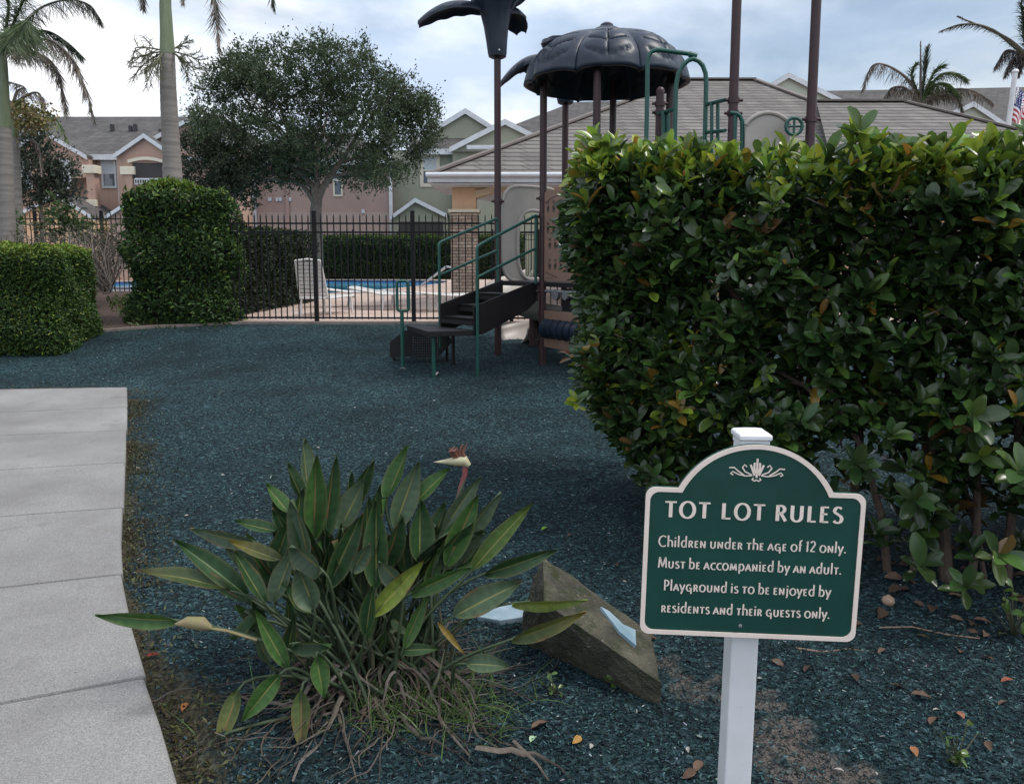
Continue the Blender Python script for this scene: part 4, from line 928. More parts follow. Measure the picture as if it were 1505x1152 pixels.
zb = at(150, 431, 22).z; L0 = [Vector((at(u, 400, 22).x, 22, zb)) for u in (-140, -40, 57, 154, 251)]
fence('picket_fence', 'black picket fence on the raised bed behind the left clipped hedges', L0, at(150, 314, 22).z - zb, [at(150, v, 22).z - zb for v in (322, 330, 424)], 14, 'black metal pool fences')
L1 = [Vector((at(u, 400, 41.6).x, 41.6, DECK)) for u in (452, 520, 588, 656, 724, 792)]
fence('picket_fence', 'far black picket fence across the end of the pool before the hedge', L1, 2.55, [2.1, 2.35, .2], 18, 'black metal pool fences', pk=.011)

# ------------------------------------------------------------------ pool furniture
STRAP = M('white_vinyl_strap', (.55, .53, .50), .5, .1, 5)
LFR = M('white_lounger_frame', (.58, .57, .56), .4, .06)
def lounger(label, loc, rz, back):
    l = thing('lounger', label, 'sun lounger', loc, 'white pool loungers'); l.rotation_euler.z = 0
    Mr = Matrix.Rotation(rz, 3, 'Z'); o = Vector(loc)
    T = lambda x, y, z: o + Mr @ Vector((x, y, z))
    wd = .31; sh = .36; by, bz = .78 * math.cos(back), .78 * math.sin(back)
    fr = MB()
    for s_ in (-1, 1): fr.tube([T(s_ * wd, 0, sh), T(s_ * wd, 1.25, sh), T(s_ * wd, 1.32, sh - .03)], .022, 8)
    fr.tube([T(-wd, 1.32, sh - .03), T(wd, 1.32, sh - .03)], .022, 8); fr.tube([T(-wd, 0, sh), T(wd, 0, sh)], .02, 8); fr.build('frame', LFR, l, smooth=True)
    for s_ in (-1, 1):
        for yy_, k in ((.08, -.04), (1.1, .05)): MB().tube([T(s_ * wd, yy_, sh), T(s_ * (wd + .01), yy_ + k, 0)], .022, 8).build('leg', LFR, l, smooth=True)
    st_ = MB()
    for k in range(11): y0 = .06 + k * .112; st_.prism([T(-wd, y0, sh + .012), T(wd, y0, sh + .012), T(wd, y0 + .08, sh + .012), T(-wd, y0 + .08, sh + .012)], (0, 0, .012))
    st_.build('seat', STRAP, l)
    bk_ = MB(); wt = wd * .86
    for s_ in (-1, 1): bk_.tube([T(s_ * wd, 0, sh), T(s_ * wt, -by, sh + bz)], .022, 8)
    bk_.tube([T(-wt, -by, sh + bz), T(0, -by * 1.04, sh + bz * 1.04), T(wt, -by, sh + bz)], .022, 8)
    for k in range(9):
        t0, t1 = .05 + k * .105, .05 + k * .105 + .08; w0 = wd - (wd - wt) * t0
        q = [T(-w0, -by * t0, sh + bz * t0), T(w0, -by * t0, sh + bz * t0), T(w0, -by * t1, sh + bz * t1), T(-w0, -by * t1, sh + bz * t1)]
        nrm = (q[1] - q[0]).cross(q[3] - q[0]).normalized() * .012; bk_.prism(q, nrm)
    bk_.build('backrest', STRAP, l)
    return l
p = at(462, 462, 15.6); lounger('white strap lounger with its back raised, behind the fence post', (p.x, 15.6, DECK), R(-12), R(74))
for lab, u, Y_, rz, bk_ in (('flat white lounger lying near the pool edge, left of two', 510, 18.6, R(-75), R(8)), ('flat white lounger lying near the pool edge, right of two', 566, 17.6, R(-100), R(10)), ('white lounger partly hidden by the stone column and stair', 652, 17.0, R(-60), R(6))):
    p = at(u, 450, Y_); lounger(lab, (p.x, Y_, DECK), rz, bk_)
STEEL = M('brushed_steel', (.55, .56, .58), .25, .1, metal=.9)
h = thing('pool_handrail', 'bright steel handrail sloping into the pool by the stone column', 'handrail', (at(640, 410, 31).x, 31, DECK))
a, b = at(620, 419, 31.5), at(656, 392, 30.5); MB().tube([a + Vector((-.2, 0, -.6)), a, b, b + Vector((.35, 0, -.05)), Vector((b.x + .4, b.y, DECK))], .05, 8).build('rail', STEEL, h, smooth=True)
# mossy broken concrete block with pale blue plastic sheet pieces
MOSS = M('mossy_old_concrete', (.011, .011, .006), .95, .4, 7, 1.0, 70, c2=(.090, .083, .056), detail=13, stretch=(1, 1, 2.2)); specks(MOSS, 13, .50, .64, (.022, .028, .007)); specks(MOSS, 60, .62, .70, (.20, .18, .15))
A = at(798, 817, 3.26); C = at(955, 929, 3.02); D = at(970, 1002, 2.70); M_ = at(800, 885, 2.93); B = at(768, 900, 3.16); E_ = on(792, 932, -.05); E2 = on(880, 972, -.05)
bm = bmesh.new(); pts = [A, B, C, D, M_, E_, E2, Vector((A.x + .10, A.y + .20, -.05)), Vector((C.x + .04, C.y + .16, -.05)), Vector((B.x, B.y + .03, -.05)), Vector((D.x, D.y, -.06))]
vv = [bm.verts.new(p) for p in pts]; bmesh.ops.convex_hull(bm, input=vv); bmesh.ops.triangulate(bm, faces=bm.faces)
bmesh.ops.subdivide_edges(bm, edges=bm.edges, cuts=9, use_grid_fill=True)
from mathutils import noise as mno
for v in bm.verts:
    n_ = mno.noise(v.co * 11) * .012 + mno.noise(v.co * 34) * .007 + mno.noise(v.co * 90) * .003; v.co += v.normal * n_ if v.normal.length else Vector()
me = bpy.data.meshes.new('concrete_block'); bm.to_mesh(me); bm.free()
tag(link_mesh('concrete_block', me, MOSS, loc=(A.x + .1, 3.05, 0), smooth=False), 'wedge of broken mossy concrete sticking up from the mulch beside the sign', 'concrete block')
BLUE = M('pale_blue_plastic', (.17, .27, .32), .28, .25, 9, spec=.35, c2=(.27, .335, .39))
g1 = [on(u, v, .03) for u, v in ((701, 905), (724, 886), (772, 888), (768, 906), (735, 911))]
tag(MB().prism(g1, (0, 0, -.05)).build('plastic_piece', BLUE, loc=g1[0], bevel=.004), 'pale blue plastic piece left of the mossy concrete wedge, under long leaves', 'plastic piece', 'pale blue plastic pieces')
pn = (C - A).cross(D - A).normalized(); pn = pn if pn.y < 0 else -pn
def y1(u, v):
    r_ = ray(u, v); o_ = Vector((0, 0, CH)); return o_ + r_ * ((A + pn * .012 - o_).dot(pn) / r_.dot(pn))
g2 = [y1(u, v) for u, v in ((883, 891), (895, 897), (916, 917), (934, 925), (935, 948), (910, 927))]
nrm = -pn
tag(MB().prism(g2, nrm * .02).build('plastic_piece', BLUE, loc=g2[0]), 'pale blue plastic piece on the right end of the mossy concrete wedge', 'plastic piece', 'pale blue plastic pieces')
# ------------------------------------------------------------------ foliage tools
LEAF_GLOSS = M_leaf('glossy_hedge_leaf', .26, .5, .30, nvar=.2, nscale=14)
LEAF_SMALL = M_leaf('small_hedge_leaf', .5, .25, .28, nvar=.2, nscale=8)
LEAF_TREE = M_leaf('tree_leaf', .55, .3, .25, nvar=.25, nscale=1.2)
LEAF_STREL = M_leaf('paddle_leaf', .48, .25, .16, bump=.06, nvar=.22, nscale=45)
LEAF_PALM = M_leaf('palm_leaflet', .5, .35, .2, nvar=.3, nscale=3)
LEAF_DRY = M_leaf('dry_leaf', .85, .15, .1, bump=.3, nvar=.4, nscale=60)
def template(nrow, prof, cols=(-1, 0, 1), fold=.25, curl=.15, wave=0):
    ts = np.linspace(0, 1, nrow); vs = []
    for i, t in enumerate(ts):
        wv = prof(t) * .5
        for c in cols: vs.append((c * wv, t, fold * abs(c) * wv - curl * t * t + wave * math.sin(t * 17 + c) * abs(c)))
    k = len(cols); fs = [(i * k + j, i * k + j + 1, (i + 1) * k + j + 1, (i + 1) * k + j) for i in range(nrow - 1) for j in range(k - 1)]
    return np.array(vs, np.float32), np.array(fs, np.int32)
def unit(a): return a / np.maximum(np.linalg.norm(a, axis=1, keepdims=True), 1e-9)
def instance(tpl, pos, d, nrm, Ln, Wd):
    """many copies of a leaf template: y runs along d, z along nrm"""
    tv, tf = tpl; d = unit(d); x = unit(np.cross(d, nrm)); z = np.cross(x, d); N = len(pos); k = len(tv)
    V = (pos[:, None, :] + tv[None, :, 0:1] * (x * Wd[:, None])[:, None, :] + tv[None, :, 1:2] * (d * Ln[:, None])[:, None, :] + tv[None, :, 2:3] * (z * Ln[:, None])[:, None, :])
    Fc = tf[None, :, :] + (np.arange(N) * k)[:, None, None]
    return V.reshape(-1, 3), Fc.reshape(-1, tf.shape[1])
def rcol(N, base, var=.3, hue=.12):
    b = np.array(base)[None, :] * (1 + var * rng.uniform(-1, 1, (N, 1))); return np.clip(b * (1 + hue * rng.uniform(-1, 1, (N, 3))), .002, 1)
OBOV = template(6, lambda t: max(.05, (math.sin(math.pi * (.05 + .90 * t ** 1.45)) ** .62)), fold=.24, curl=.16)
LEAF2 = template(3, lambda t: (.25, 1, .1)[int(round(t * 2))], fold=.35, curl=.2)
LEAF1 = (np.array([(-.02, 0, 0), (-.5, .5, .08), (0, 1, -.1), (.5, .5, .08)], np.float32), np.array([(0, 3, 2, 1)], np.int32))
UP = np.array([0, 0, 1.0])

# ------------------------------------------------------------------ big foreground hedge
hb = Vector((2.4, 4.9, 0))
hedge = thing('hedge', 'large glossy broad-leaved hedge with yellow-green new leaves on top, behind the rules sign', 'hedge', hb)
def hfront(x): return 4.72 - .72 * np.clip(x - .5, 0, 1.7) - .06 * np.clip(x - 2.2, 0, 3)
def htop(x): return 2.26 - .110 * np.clip(x - .5, 0, 1.8) + .035 * np.sin(x * 2.7 + 1)
def hleft(z): return .44 + .10 * np.clip(2.0 - z, 0, 3) + .40 * np.clip(.75 - z, 0, 1) + .05 * np.sin(z * 6)
HT = 2.30
XR = 4.6
def shoots(n, kind):
    if kind == 'front':
        x = .42 + (XR - .42) * rng.random(n) ** 1.1; z = .12 + (htop(x) - .12) * rng.random(n) ** .8
        y = hfront(x) + rng.exponential(.13, n) - .05 + .13 * np.sin(x * 4.1 + z * 3) * np.sin(z * 2.6 + x) + .09 * np.sin(z * 7 + x * 5) + .05 * np.sin(x * 11 - z * 6) + .28 * np.clip(.8 - z, 0, 1)
        nr = np.stack([-.25 + 0 * x, -1 + 0 * x, .25 + 0 * x], 1)
    elif kind == 'left':
        z = .15 + (HT - .15) * rng.random(n); y = 4.7 + 1.5 * rng.random(n); x = hleft(z) + rng.exponential(.10, n) - .03
        nr = np.stack([-1 + 0 * x, -.5 + 0 * x, .25 + 0 * x], 1)
    elif kind == 'top':
        x = .42 + (XR - .42) * rng.random(n); y = hfront(x) + 1.45 * rng.random(n) ** 1.2; z = htop(x) + .03 * np.sin(x * 5 + y * 3) + .045 * rng.normal(size=n) + .05 * np.clip(y - hfront(x) - .3, 0, 1)
        nr = np.stack([0 * x - .1, 0 * x - .35, 0 * x + 1], 1)
    else:
        x = .5 + (XR - .5) * rng.random(n); y = hfront(x) + .15 + 1.2 * rng.random(n); z = .3 + (htop(x) - .38) * rng.random(n) ** .8
        nr = rng.normal(size=(n, 3))
    keep = x > hleft(z) - .02
    # open bottom on the right, where stems and the ground show
    keep &= ~((((x - 1.85) / .30) ** 2 + ((z - .52) / .27) ** 2 < 1) & (rng.random(n) < .85))
    keep &= ~((((x - 2.45) / .22) ** 2 + ((z - .35) / .32) ** 2 < 1) & (rng.random(n) < .55))
    keep &= ~((z < .34) & (rng.random(n) < .62)); keep &= ~((z < .22) & (rng.random(n) < .7))
    # thin hollow patches where bare twigs show
    for hx, hz, hr in ((1.15, 1.42, .20), (1.95, 1.30, .18), (2.35, .92, .24), (1.5, 1.0, .16), (2.9, 1.5, .2)):
        keep &= ~((((x - hx) / 1.3) ** 2 + (z - hz) ** 2 < hr * hr) & (rng.random(n) < .5) & (y < hfront(x) + .30))
    return np.stack([x, y, z], 1)[keep], unit(nr)[keep]
allP, allD, allN, allL, allW, allC = [], [], [], [], [], []
def rosette(p, ax, nl, L0, cols, spread=(.55, 1.15), wr=.46):
    ax = ax / np.linalg.norm(ax); a = np.cross(ax, UP); a = a / (np.linalg.norm(a) + 1e-6); b = np.cross(ax, a); ph = random.random() * 6.28
    for i in range(nl):
        q = i / max(1, nl - 1); th = ph + i * 2.399; inc = spread[0] + (spread[1] - spread[0]) * q + random.uniform(-.2, .2)
        d = ax * math.cos(inc) + (a * math.cos(th) + b * math.sin(th)) * math.sin(inc)
        ln = L0 * random.uniform(.75, 1.12) * (.62 + .5 * math.sin(math.pi * min(1, .25 + .65 * q)))
        allP.append(p - ax * (.07 * q)); allD.append(d); allN.append(ax * 1.0 + np.array([0, 0, .35]) + rng.normal(size=3) * .15)
        allL.append(ln); allW.append(ln * random.uniform(wr - .07, wr + .08)); allC.append(cols[i % len(cols)])
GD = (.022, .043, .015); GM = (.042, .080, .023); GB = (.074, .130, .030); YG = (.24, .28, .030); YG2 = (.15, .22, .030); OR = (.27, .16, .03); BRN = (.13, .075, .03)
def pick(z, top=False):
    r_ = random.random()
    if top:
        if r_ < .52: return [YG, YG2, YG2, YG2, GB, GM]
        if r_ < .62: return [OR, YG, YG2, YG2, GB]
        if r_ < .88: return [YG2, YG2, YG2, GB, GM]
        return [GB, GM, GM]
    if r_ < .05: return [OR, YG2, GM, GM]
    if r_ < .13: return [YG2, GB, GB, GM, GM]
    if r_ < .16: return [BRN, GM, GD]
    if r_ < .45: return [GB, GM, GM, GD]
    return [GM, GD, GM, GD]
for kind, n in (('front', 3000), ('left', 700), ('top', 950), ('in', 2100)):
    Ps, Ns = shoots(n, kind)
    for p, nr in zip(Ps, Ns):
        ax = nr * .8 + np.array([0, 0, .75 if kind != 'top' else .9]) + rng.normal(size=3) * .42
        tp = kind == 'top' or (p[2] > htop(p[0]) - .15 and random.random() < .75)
        cl = [GD, GD, GM] if kind == 'in' else pick(p[2], tp); cl = [tuple(np.array(c) * random.uniform(.72, 1.3)) for c in cl]  # inner leaves coloured darker to paint the shade inside the hedge
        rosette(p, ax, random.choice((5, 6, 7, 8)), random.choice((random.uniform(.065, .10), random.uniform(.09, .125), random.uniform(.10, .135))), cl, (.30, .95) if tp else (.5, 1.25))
for (u, v, Y, ln, cl) in ((1240, 300, 3.95, .135, [OR, YG, GB, GB, GM, GB]), (1000, 604, 4.15, .12, [OR, YG, OR, GM, BRN, GM]), (848, 590, 4.55, .10, [YG, GB, YG2]), (1432, 612, 3.4, .13, [GB, GB, GM, GB, GM]), (1470, 815, 3.15, .14, [GB, BRN, GB, GM, GM]),
        (1345, 735, 3.55, .12, [GM, GM, GD]), (1262, 195, 3.9, .15, [GB, YG2, GB, GM]), (1060, 480, 4.1, .13, [GB, GM, GM]), (1310, 640, 3.6, .12, [GM, GD, GB]), (1260, 680, 3.6, .12, [GD, GM]), (1355, 830, 3.35, .13, [GD, GM, GM, GD]),
        (1420, 860, 3.2, .12, [GM, GM]), (930, 650, 4.45, .11, [GM, GD, BRN]), (960, 700, 4.3, .11, [GM, GD]), (1180, 620, 3.9, .12, [GM, GM, GD]), (1220, 725, 3.75, .12, [GD, GM]), (1500, 690, 3.2, .13, [GM, GB, GM]), (1140, 300, 4.0, .12, [GB, YG2, GM])):
    p = at(u, v, Y); rosette(np.array(p), np.array([-.1, -.75, .65]) + rng.normal(size=3) * .15, 8, ln, cl)
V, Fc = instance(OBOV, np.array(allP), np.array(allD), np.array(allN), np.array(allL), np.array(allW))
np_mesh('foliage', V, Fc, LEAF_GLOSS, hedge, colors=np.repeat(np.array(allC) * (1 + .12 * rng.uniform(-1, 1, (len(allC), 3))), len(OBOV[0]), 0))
def branch(p, d, ln, r, depth, mb):
    pts = [Vector(p)]; d = Vector(d).normalized()
    for k in range(5):
        d = (d + Vector((random.gauss(0, .16), random.gauss(0, .16), random.gauss(.05, .10)))).normalized(); pts.append(pts[-1] + d * ln / 5)
        pts[-1].y = max(pts[-1].y, float(hfront(np.array(pts[-1].x))) + .20)
        if pts[-1].z > 1.85 or pts[-1].x < .85: break
    if len(pts) < 3: return
    mb.tube(pts, [r * (1 - .11 * k) for k in range(len(pts))], 7 if depth < 2 else 5)
    if depth < 3:
        for k in range(3 if depth < 2 else 2):
            q = random.choice(pts[2:]); branch(q, d + Vector((random.gauss(0, .6), random.gauss(-.1, .6), random.gauss(.1, .4))), ln * .62, r * .55, depth + 1, mb)
for (u, v, Y, r) in ((1395, 868, 3.75, .036), (1425, 872, 3.7, .022), (1310, 800, 4.3, .022), (1250, 780, 4.3, .028), (1190, 760, 4.5, .024), (1345, 815, 4.1, .017), (1110, 750, 4.6, .03), (1010, 730, 4.9, .026), (1480, 850, 3.75, .026), (1455, 850, 3.9, .014), (1600, 850, 3.8, .03), (1750, 850, 3.8, .03), (950, 715, 5.2, .02)):
    p = at(u, v, Y); p.y = float(hfront(np.array(p.x))) + .22 + (Y - 3.6) * .25; p.x *= p.y / Y; b = MB(); p.z = -.08
    branch(p, (random.gauss(.02, .10), random.gauss(0, .08), 1), random.uniform(1.5, 1.9), r, 0, b); b.build('stem', STEM, hedge, smooth=True)
TWIG_M = M('grey_brown_twig', (.11, .085, .065), .85, .3, 20)
for k in range(98):
    tw = MB(); x = random.uniform(.7, 4.2); z = random.uniform(.5, 1.9); y = float(hfront(np.array(x))) + random.uniform(.16, .55); p = Vector((x, y, z)); d = Vector((random.gauss(0, .8), random.gauss(-.2, .4), random.gauss(.5, .5))).normalized()
    pts = [p]
    for i in range(4): d = (d + Vector((random.gauss(0, .25), random.gauss(0, .2), random.gauss(.05, .2)))).normalized(); pts.append(pts[-1] + d * random.uniform(.06, .13))
    tw.tube(pts, [.006, .0055, .005, .004, .003], 5).build('twig', TWIG_M, hedge, smooth=True)

# ------------------------------------------------------------------ clipped hedges
def box_hedge(name, label, faces, n_area, L0, c_main, c_top, top_z, core, loc, group='clipped green hedges', wr=.52, bulge=0.04, mat=None, tpl=LEAF2, sunny=None):
    """faces: (origin, edge1, edge2, normal) quads clothed in leaves; core: (lo, hi) of the block coloured like the shaded, twiggy middle"""
    h = thing(name, label, 'hedge', loc, group); P_, D_, N_, C_ = [], [], [], []
    for o, e1, e2, nr in faces:
        o, e1, e2, nr = [np.array(k, float) for k in (o, e1, e2, nr)]
        area = np.linalg.norm(np.cross(e1, e2)); n = int(area * n_area); a, b = rng.random((n, 1)), rng.random((n, 1))
        p = o + a * e1 + b * e2
        dep = rng.exponential(L0 * 1.3, (n, 1)) - L0 * .5 + bulge * (np.sin(p[:, :1] * 4 + p[:, 2:3] * 3.7) + np.sin(p[:, 1:2] * 4.4 + p[:, 2:3] * 6.1 + 1)) - .0
        # rounded edges: pull leaves in near the rim
        rim = np.minimum.reduce([a, 1 - a]) * np.linalg.norm(e1); rim2 = np.minimum(b, 1 - b) * np.linalg.norm(e2); rr = np.minimum(rim, rim2)
        dep = dep + .10 * np.clip(1 - rr / .16, 0, 1) ** 2
        p = p - nr * dep
        P_.append(p); d = nr * .55 + np.array([0, 0, .25]) + rng.normal(size=(n, 3)) * .6; D_.append(d); N_.append(nr + np.array([0, 0, .5]) + rng.normal(size=(n, 3)) * .45)
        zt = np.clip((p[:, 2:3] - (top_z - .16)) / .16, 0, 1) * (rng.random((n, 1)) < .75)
        c = rcol(n, c_main, .38, .12) * (1 - zt) + rcol(n, c_top, .3, .14) * zt  # top leaves paler: new growth, colour brightened further for strong top light
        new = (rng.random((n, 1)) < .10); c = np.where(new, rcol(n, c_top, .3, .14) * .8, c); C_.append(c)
    P_, D_, N_, C_ = map(np.concatenate, (P_, D_, N_, C_)); n = len(P_); Ln = L0 * rng.uniform(.7, 1.25, n)
    V, Fc = instance(tpl, P_, D_, N_, Ln, Ln * rng.uniform(wr - .08, wr + .08, n))
    np_mesh('foliage', V, Fc, mat or LEAF_SMALL, h, colors=np.repeat(C_, len(tpl[0]), 0))
    if core: MB().prism(core[0], core[1]).build('shaded_branch_core', M('shaded_twig_core', (.012, .016, .008), .95, .4, 25, .8, 40), h)  # solid block, dark colour stands for inner branches and the shade between them
    return h
A = on(88, 523); B = on(146, 488); z0 = gz(A.y); zt = at(85, 364, A.y).z
e1 = np.array([-3.2, -.35, 0]); e2 = np.array(B - A) * np.array([1, 1, 0]); a_ = np.array([A.x, A.y, z0 - .03]); up_ = np.array([0, 0, zt - z0 + .03])
nf = np.cross(e1, up_); nf /= np.linalg.norm(nf); nf *= np.sign(-nf[1]); ns = np.array([e2[1], -e2[0], 0.0]); ns /= np.linalg.norm(ns)
cin = a_ + e1 * .03 + e2 * .05 - ns * .16
core = ([Vector(cin), Vector(cin + e1 * .95), Vector(cin + e1 * .95 + e2 * .9), Vector(cin + e2 * .9)], (0, 0, up_[2] - .22))
core[0][0].y += .1; core[0][1].y += .1
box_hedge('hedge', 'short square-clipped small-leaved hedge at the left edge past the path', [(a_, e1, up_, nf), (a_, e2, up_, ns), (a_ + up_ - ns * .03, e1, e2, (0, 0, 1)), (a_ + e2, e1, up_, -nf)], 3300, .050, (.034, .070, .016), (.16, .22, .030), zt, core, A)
A = on(190, 477.5); B = on(336, 478.5); A.z = B.z = gz(13.6) - .05
zt = at(250, 272, A.y).z - .0; W_ = B.x - A.x; up_ = np.array([0, 0, zt - A.z]); a_ = np.array(A)
cin = a_ + np.array([.2, .22, 0])
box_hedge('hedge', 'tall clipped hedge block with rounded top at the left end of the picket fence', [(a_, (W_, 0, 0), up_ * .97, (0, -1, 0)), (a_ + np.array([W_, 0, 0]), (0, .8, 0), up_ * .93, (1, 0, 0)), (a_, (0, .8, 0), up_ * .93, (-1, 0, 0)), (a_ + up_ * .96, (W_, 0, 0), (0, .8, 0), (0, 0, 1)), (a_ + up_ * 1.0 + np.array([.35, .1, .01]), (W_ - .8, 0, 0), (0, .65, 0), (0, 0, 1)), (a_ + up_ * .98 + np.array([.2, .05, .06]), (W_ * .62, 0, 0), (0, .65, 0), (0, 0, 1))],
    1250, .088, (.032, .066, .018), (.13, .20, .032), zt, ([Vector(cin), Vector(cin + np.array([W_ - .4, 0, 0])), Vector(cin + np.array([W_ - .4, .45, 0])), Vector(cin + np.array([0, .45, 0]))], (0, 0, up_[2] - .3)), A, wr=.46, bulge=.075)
xa = at(345, 400, 15.6).x; zt = at(345, 337, 15.6).z; a_ = np.array([xa, 15.5, DECK])
box_hedge('hedge', 'dark clipped hedge running back from the fence beside the raised lounger', [(a_, (.25, 5.6, 0), (0, 0, zt - DECK), (1, 0, 0)), (a_, (-.9, 0, 0), (0, 0, zt - DECK), (0, -1, 0)), (a_ + np.array([0, 0, zt - DECK]), (-.9, 0, 0), (.25, 5.6, 0), (0, 0, 1))], 900, .08, (.012, .022, .008), (.03, .05, .014), zt + .1, ([Vector((xa - .2, 15.7, DECK)), Vector((xa - .8, 15.7, DECK)), Vector((xa - .6, 20.9, DECK)), Vector((xa, 20.9, DECK))], (0, 0, zt - DECK - .2)), a_)
xa, xb = at(470, 400, 42).x, at(770, 400, 42).x; zt = at(560, 349, 42).z; a_ = np.array([xa, 42.0, DECK])
box_hedge('hedge', 'long clipped green hedge across the far end of the pool', [(a_, (xb - xa, 0, 0), (0, 0, zt - DECK), (0, -1, 0)), (a_ + np.array([0, 0, zt - DECK]), (xb - xa, 0, 0), (0, 1.2, 0), (0, 0, 1))], 420, .15, (.026, .058, .014), (.10, .15, .025), zt + .05, ([Vector((xa, 42.3, DECK)), Vector((xb, 42.3, DECK)), Vector((xb, 43.1, DECK)), Vector((xa, 43.1, DECK))], (0, 0, zt - DECK - .2)), a_, tpl=LEAF1)

# ------------------------------------------------------------------ loose shrubs, trees
def clumps(lumps, Y, per, Lf, col_, dY=.8, shell=.55, tpl=LEAF1, elong=1.6, hang=0.0, wr=.5, twig=.28, nleaf=14):
    """leaf sprays spread through ellipsoidal lumps given in photo pixels at depth Y"""
    P_, D_, C_ = [], [], []
    for (u, v, r, *o) in lumps:
        c = np.array(at(u, v, Y + (o[0] if o else 0))); rm = r / F * Y; n = int(per * (r / 45) ** 2)
        q = unit(rng.normal(size=(n, 3))); rad = rng.random((n, 1)) ** shell; s_ = c + q * rad * rm * np.array([1, dY, 1]); 
        shade = rng.uniform(.65, 1.35, (n, 1))
        for k in range(nleaf):
            t = rng.random((n, 1)); d = unit(q * elong + rng.normal(size=(n, 3)) * .9 + np.array([0, 0, .3 - hang]))
            P_.append(s_ + (q * .8 + rng.normal(size=(n, 3)) * .5) * t * twig); D_.append(d); C_.append(np.array(col_)[None, :] * shade * rng.uniform(.75, 1.3, (n, 1)))
    P_, D_, C_ = map(np.concatenate, (P_, D_, C_)); n = len(P_); Ln = Lf * rng.uniform(.7, 1.3, n)
    V, Fc = instance(tpl, P_, D_, rng.normal(size=(n, 3)) + np.array([0, -.3, .8]), Ln, Ln * wr)
    return V, Fc, np.repeat(C_, len(tpl[0]), 0)
# oak behind the pool
OY = 31
base = at(466, 330, OY); base.z = DECK
oak = thing('oak_tree', 'broad spreading dark oak tree with forked grey trunk beside the pool', 'tree', base, None)
tk = MB()
def limb(pts, r0, r1): 
    pts = [at(u, v, OY + (o[0] if o else 0)) for u, v, *o in pts]; n = len(pts); tk.tube(pts, [r0 + (r1 - r0) * k / (n - 1) for k in range(n)], 10)
limb([(466, 408), (465, 345), (464, 312), (466, 292)], .27, .2)
limb([(466, 296), (461, 278), (450, 262), (440, 240), (425, 200, 1), (410, 150, 1)], .17, .05)
limb([(466, 296), (466, 270), (464, 240), (472, 205, -1), (482, 165, -1)], .15, .03)
limb([(466, 296), (474, 276), (484, 262), (500, 240), (525, 200, .5), (545, 150)], .16, .05)
limb([(464, 300), (455, 286), (445, 272), (432, 266), (415, 265), (390, 262, -.6), (350, 250, -1)], .13, .04)
limb([(484, 262), (510, 255), (550, 248), (595, 235)], .09, .03); limb([(450, 262), (420, 240), (380, 210), (340, 180)], .09, .03); limb([(500, 240), (545, 225, 1), (585, 190, 1)], .07, .03)
for k in range(26):
    u, v = random.uniform(330, 610), random.uniform(100, 250); limb([(466 + (u - 466) * .45, 255 + (v - 255) * .4, random.uniform(-2, 2)), (466 + (u - 466) * .75, 255 + (v - 255) * .7, random.uniform(-2, 2)), (u, v, random.uniform(-2, 2))], .05, .012)
tk.build('trunk', BARK, oak, smooth=True)
lumps = []
ENV = [(296, 182), (297, 152), (308, 122), (325, 95), (364, 84), (390, 84), (413, 62), (440, 72), (462, 66), (498, 66), (532, 77), (547, 101), (552, 134), (572, 107), (605, 126), (639, 172), (626, 215), (605, 240), (584, 256), (540, 258), (500, 252), (455, 246), (425, 262), (385, 266), (350, 262), (322, 245), (305, 215)]
def inside(u, v):
    r_ = False
    for k in range(len(ENV)):
        (x0, y0), (x1, y1) = ENV[k], ENV[k - 1]
        if (y0 > v) != (y1 > v) and u < (x1 - x0) * (v - y0) / (y1 - y0) + x0: r_ = not r_
    return r_
while len(lumps) < 120:
    u, v = random.uniform(262, 640), random.uniform(62, 272)
    if not inside(u, v): continue
    if min(((u - l[0]) ** 2 + (v - l[1]) ** 2 + (8 * (l[3])) ** 2 * 0) for l in lumps[-40:] or [(0, 0, 0, 0)]) < 120: continue
    lumps.append((u, v, random.uniform(11, 25), random.uniform(-2.6, 2.6)))
for k in range(len(ENV)):                                        # feathery sprays along the outline
    (x0, y0), (x1, y1) = ENV[k], ENV[k - 1]
    for t in (.2, .6): lumps.append((x0 + (x1 - x0) * t + random.uniform(-5, 5), y0 + (y1 - y0) * t + random.uniform(-3, 9), random.uniform(7, 13), random.uniform(-1, 1)))
V, Fc, C_ = clumps(lumps, OY, 245, .115, (.044, .064, .029), twig=.34, nleaf=15, elong=1.3, shell=.5)
np_mesh('crown', V, Fc, LEAF_TREE, oak, colors=C_, smooth=False)
def small_tree(name, label, cat, lumps, Y, per, Lf, c, trunk, group=None, r=.09, hang=0., wr=.5, part='crown', twig=.28, bark=BARK, nleaf=14, shell=.55):
    b = at(*trunk[0], Y); t = thing(name, label, cat, b, group)
    pts = [at(u, v, Y) for u, v in trunk]; tb_ = MB().tube(pts, [r * (1 - .6 * k / (len(pts) - 1)) for k in range(len(pts))], 8)
    for (u, v, rr, *o) in lumps: tb_.tube([pts[-1], (pts[-1] + at(u, v, Y)) / 2 + Vector((random.gauss(0, .1), random.gauss(0, .2), .05)), at(u, v, Y + (o[0] if o else 0))], [r * .35, r * .25, r * .08], 6)
    tb_.build('trunk', bark, t, smooth=True)
    V, Fc, C_ = clumps(lumps, Y, per, Lf, c, hang=hang, wr=wr, twig=twig, nleaf=nleaf, shell=shell); np_mesh(part, V, Fc, LEAF_TREE, t, colors=C_, smooth=False)
    return t
small_tree('tree', 'lower dark bushy tree left of the oak in front of the pink townhouse', 'tree', [(300, 212, 28), (280, 225, 22, .5), (330, 225, 30), (310, 250, 32), (345, 255, 28, -.5), (285, 255, 20), (370, 245, 24), (330, 280, 28), (355, 285, 22), (310, 285, 20), (275, 205, 14)], 29.5, 230, .12, (.036, .046, .026), [(335, 420), (333, 350), (330, 300)], r=.12)
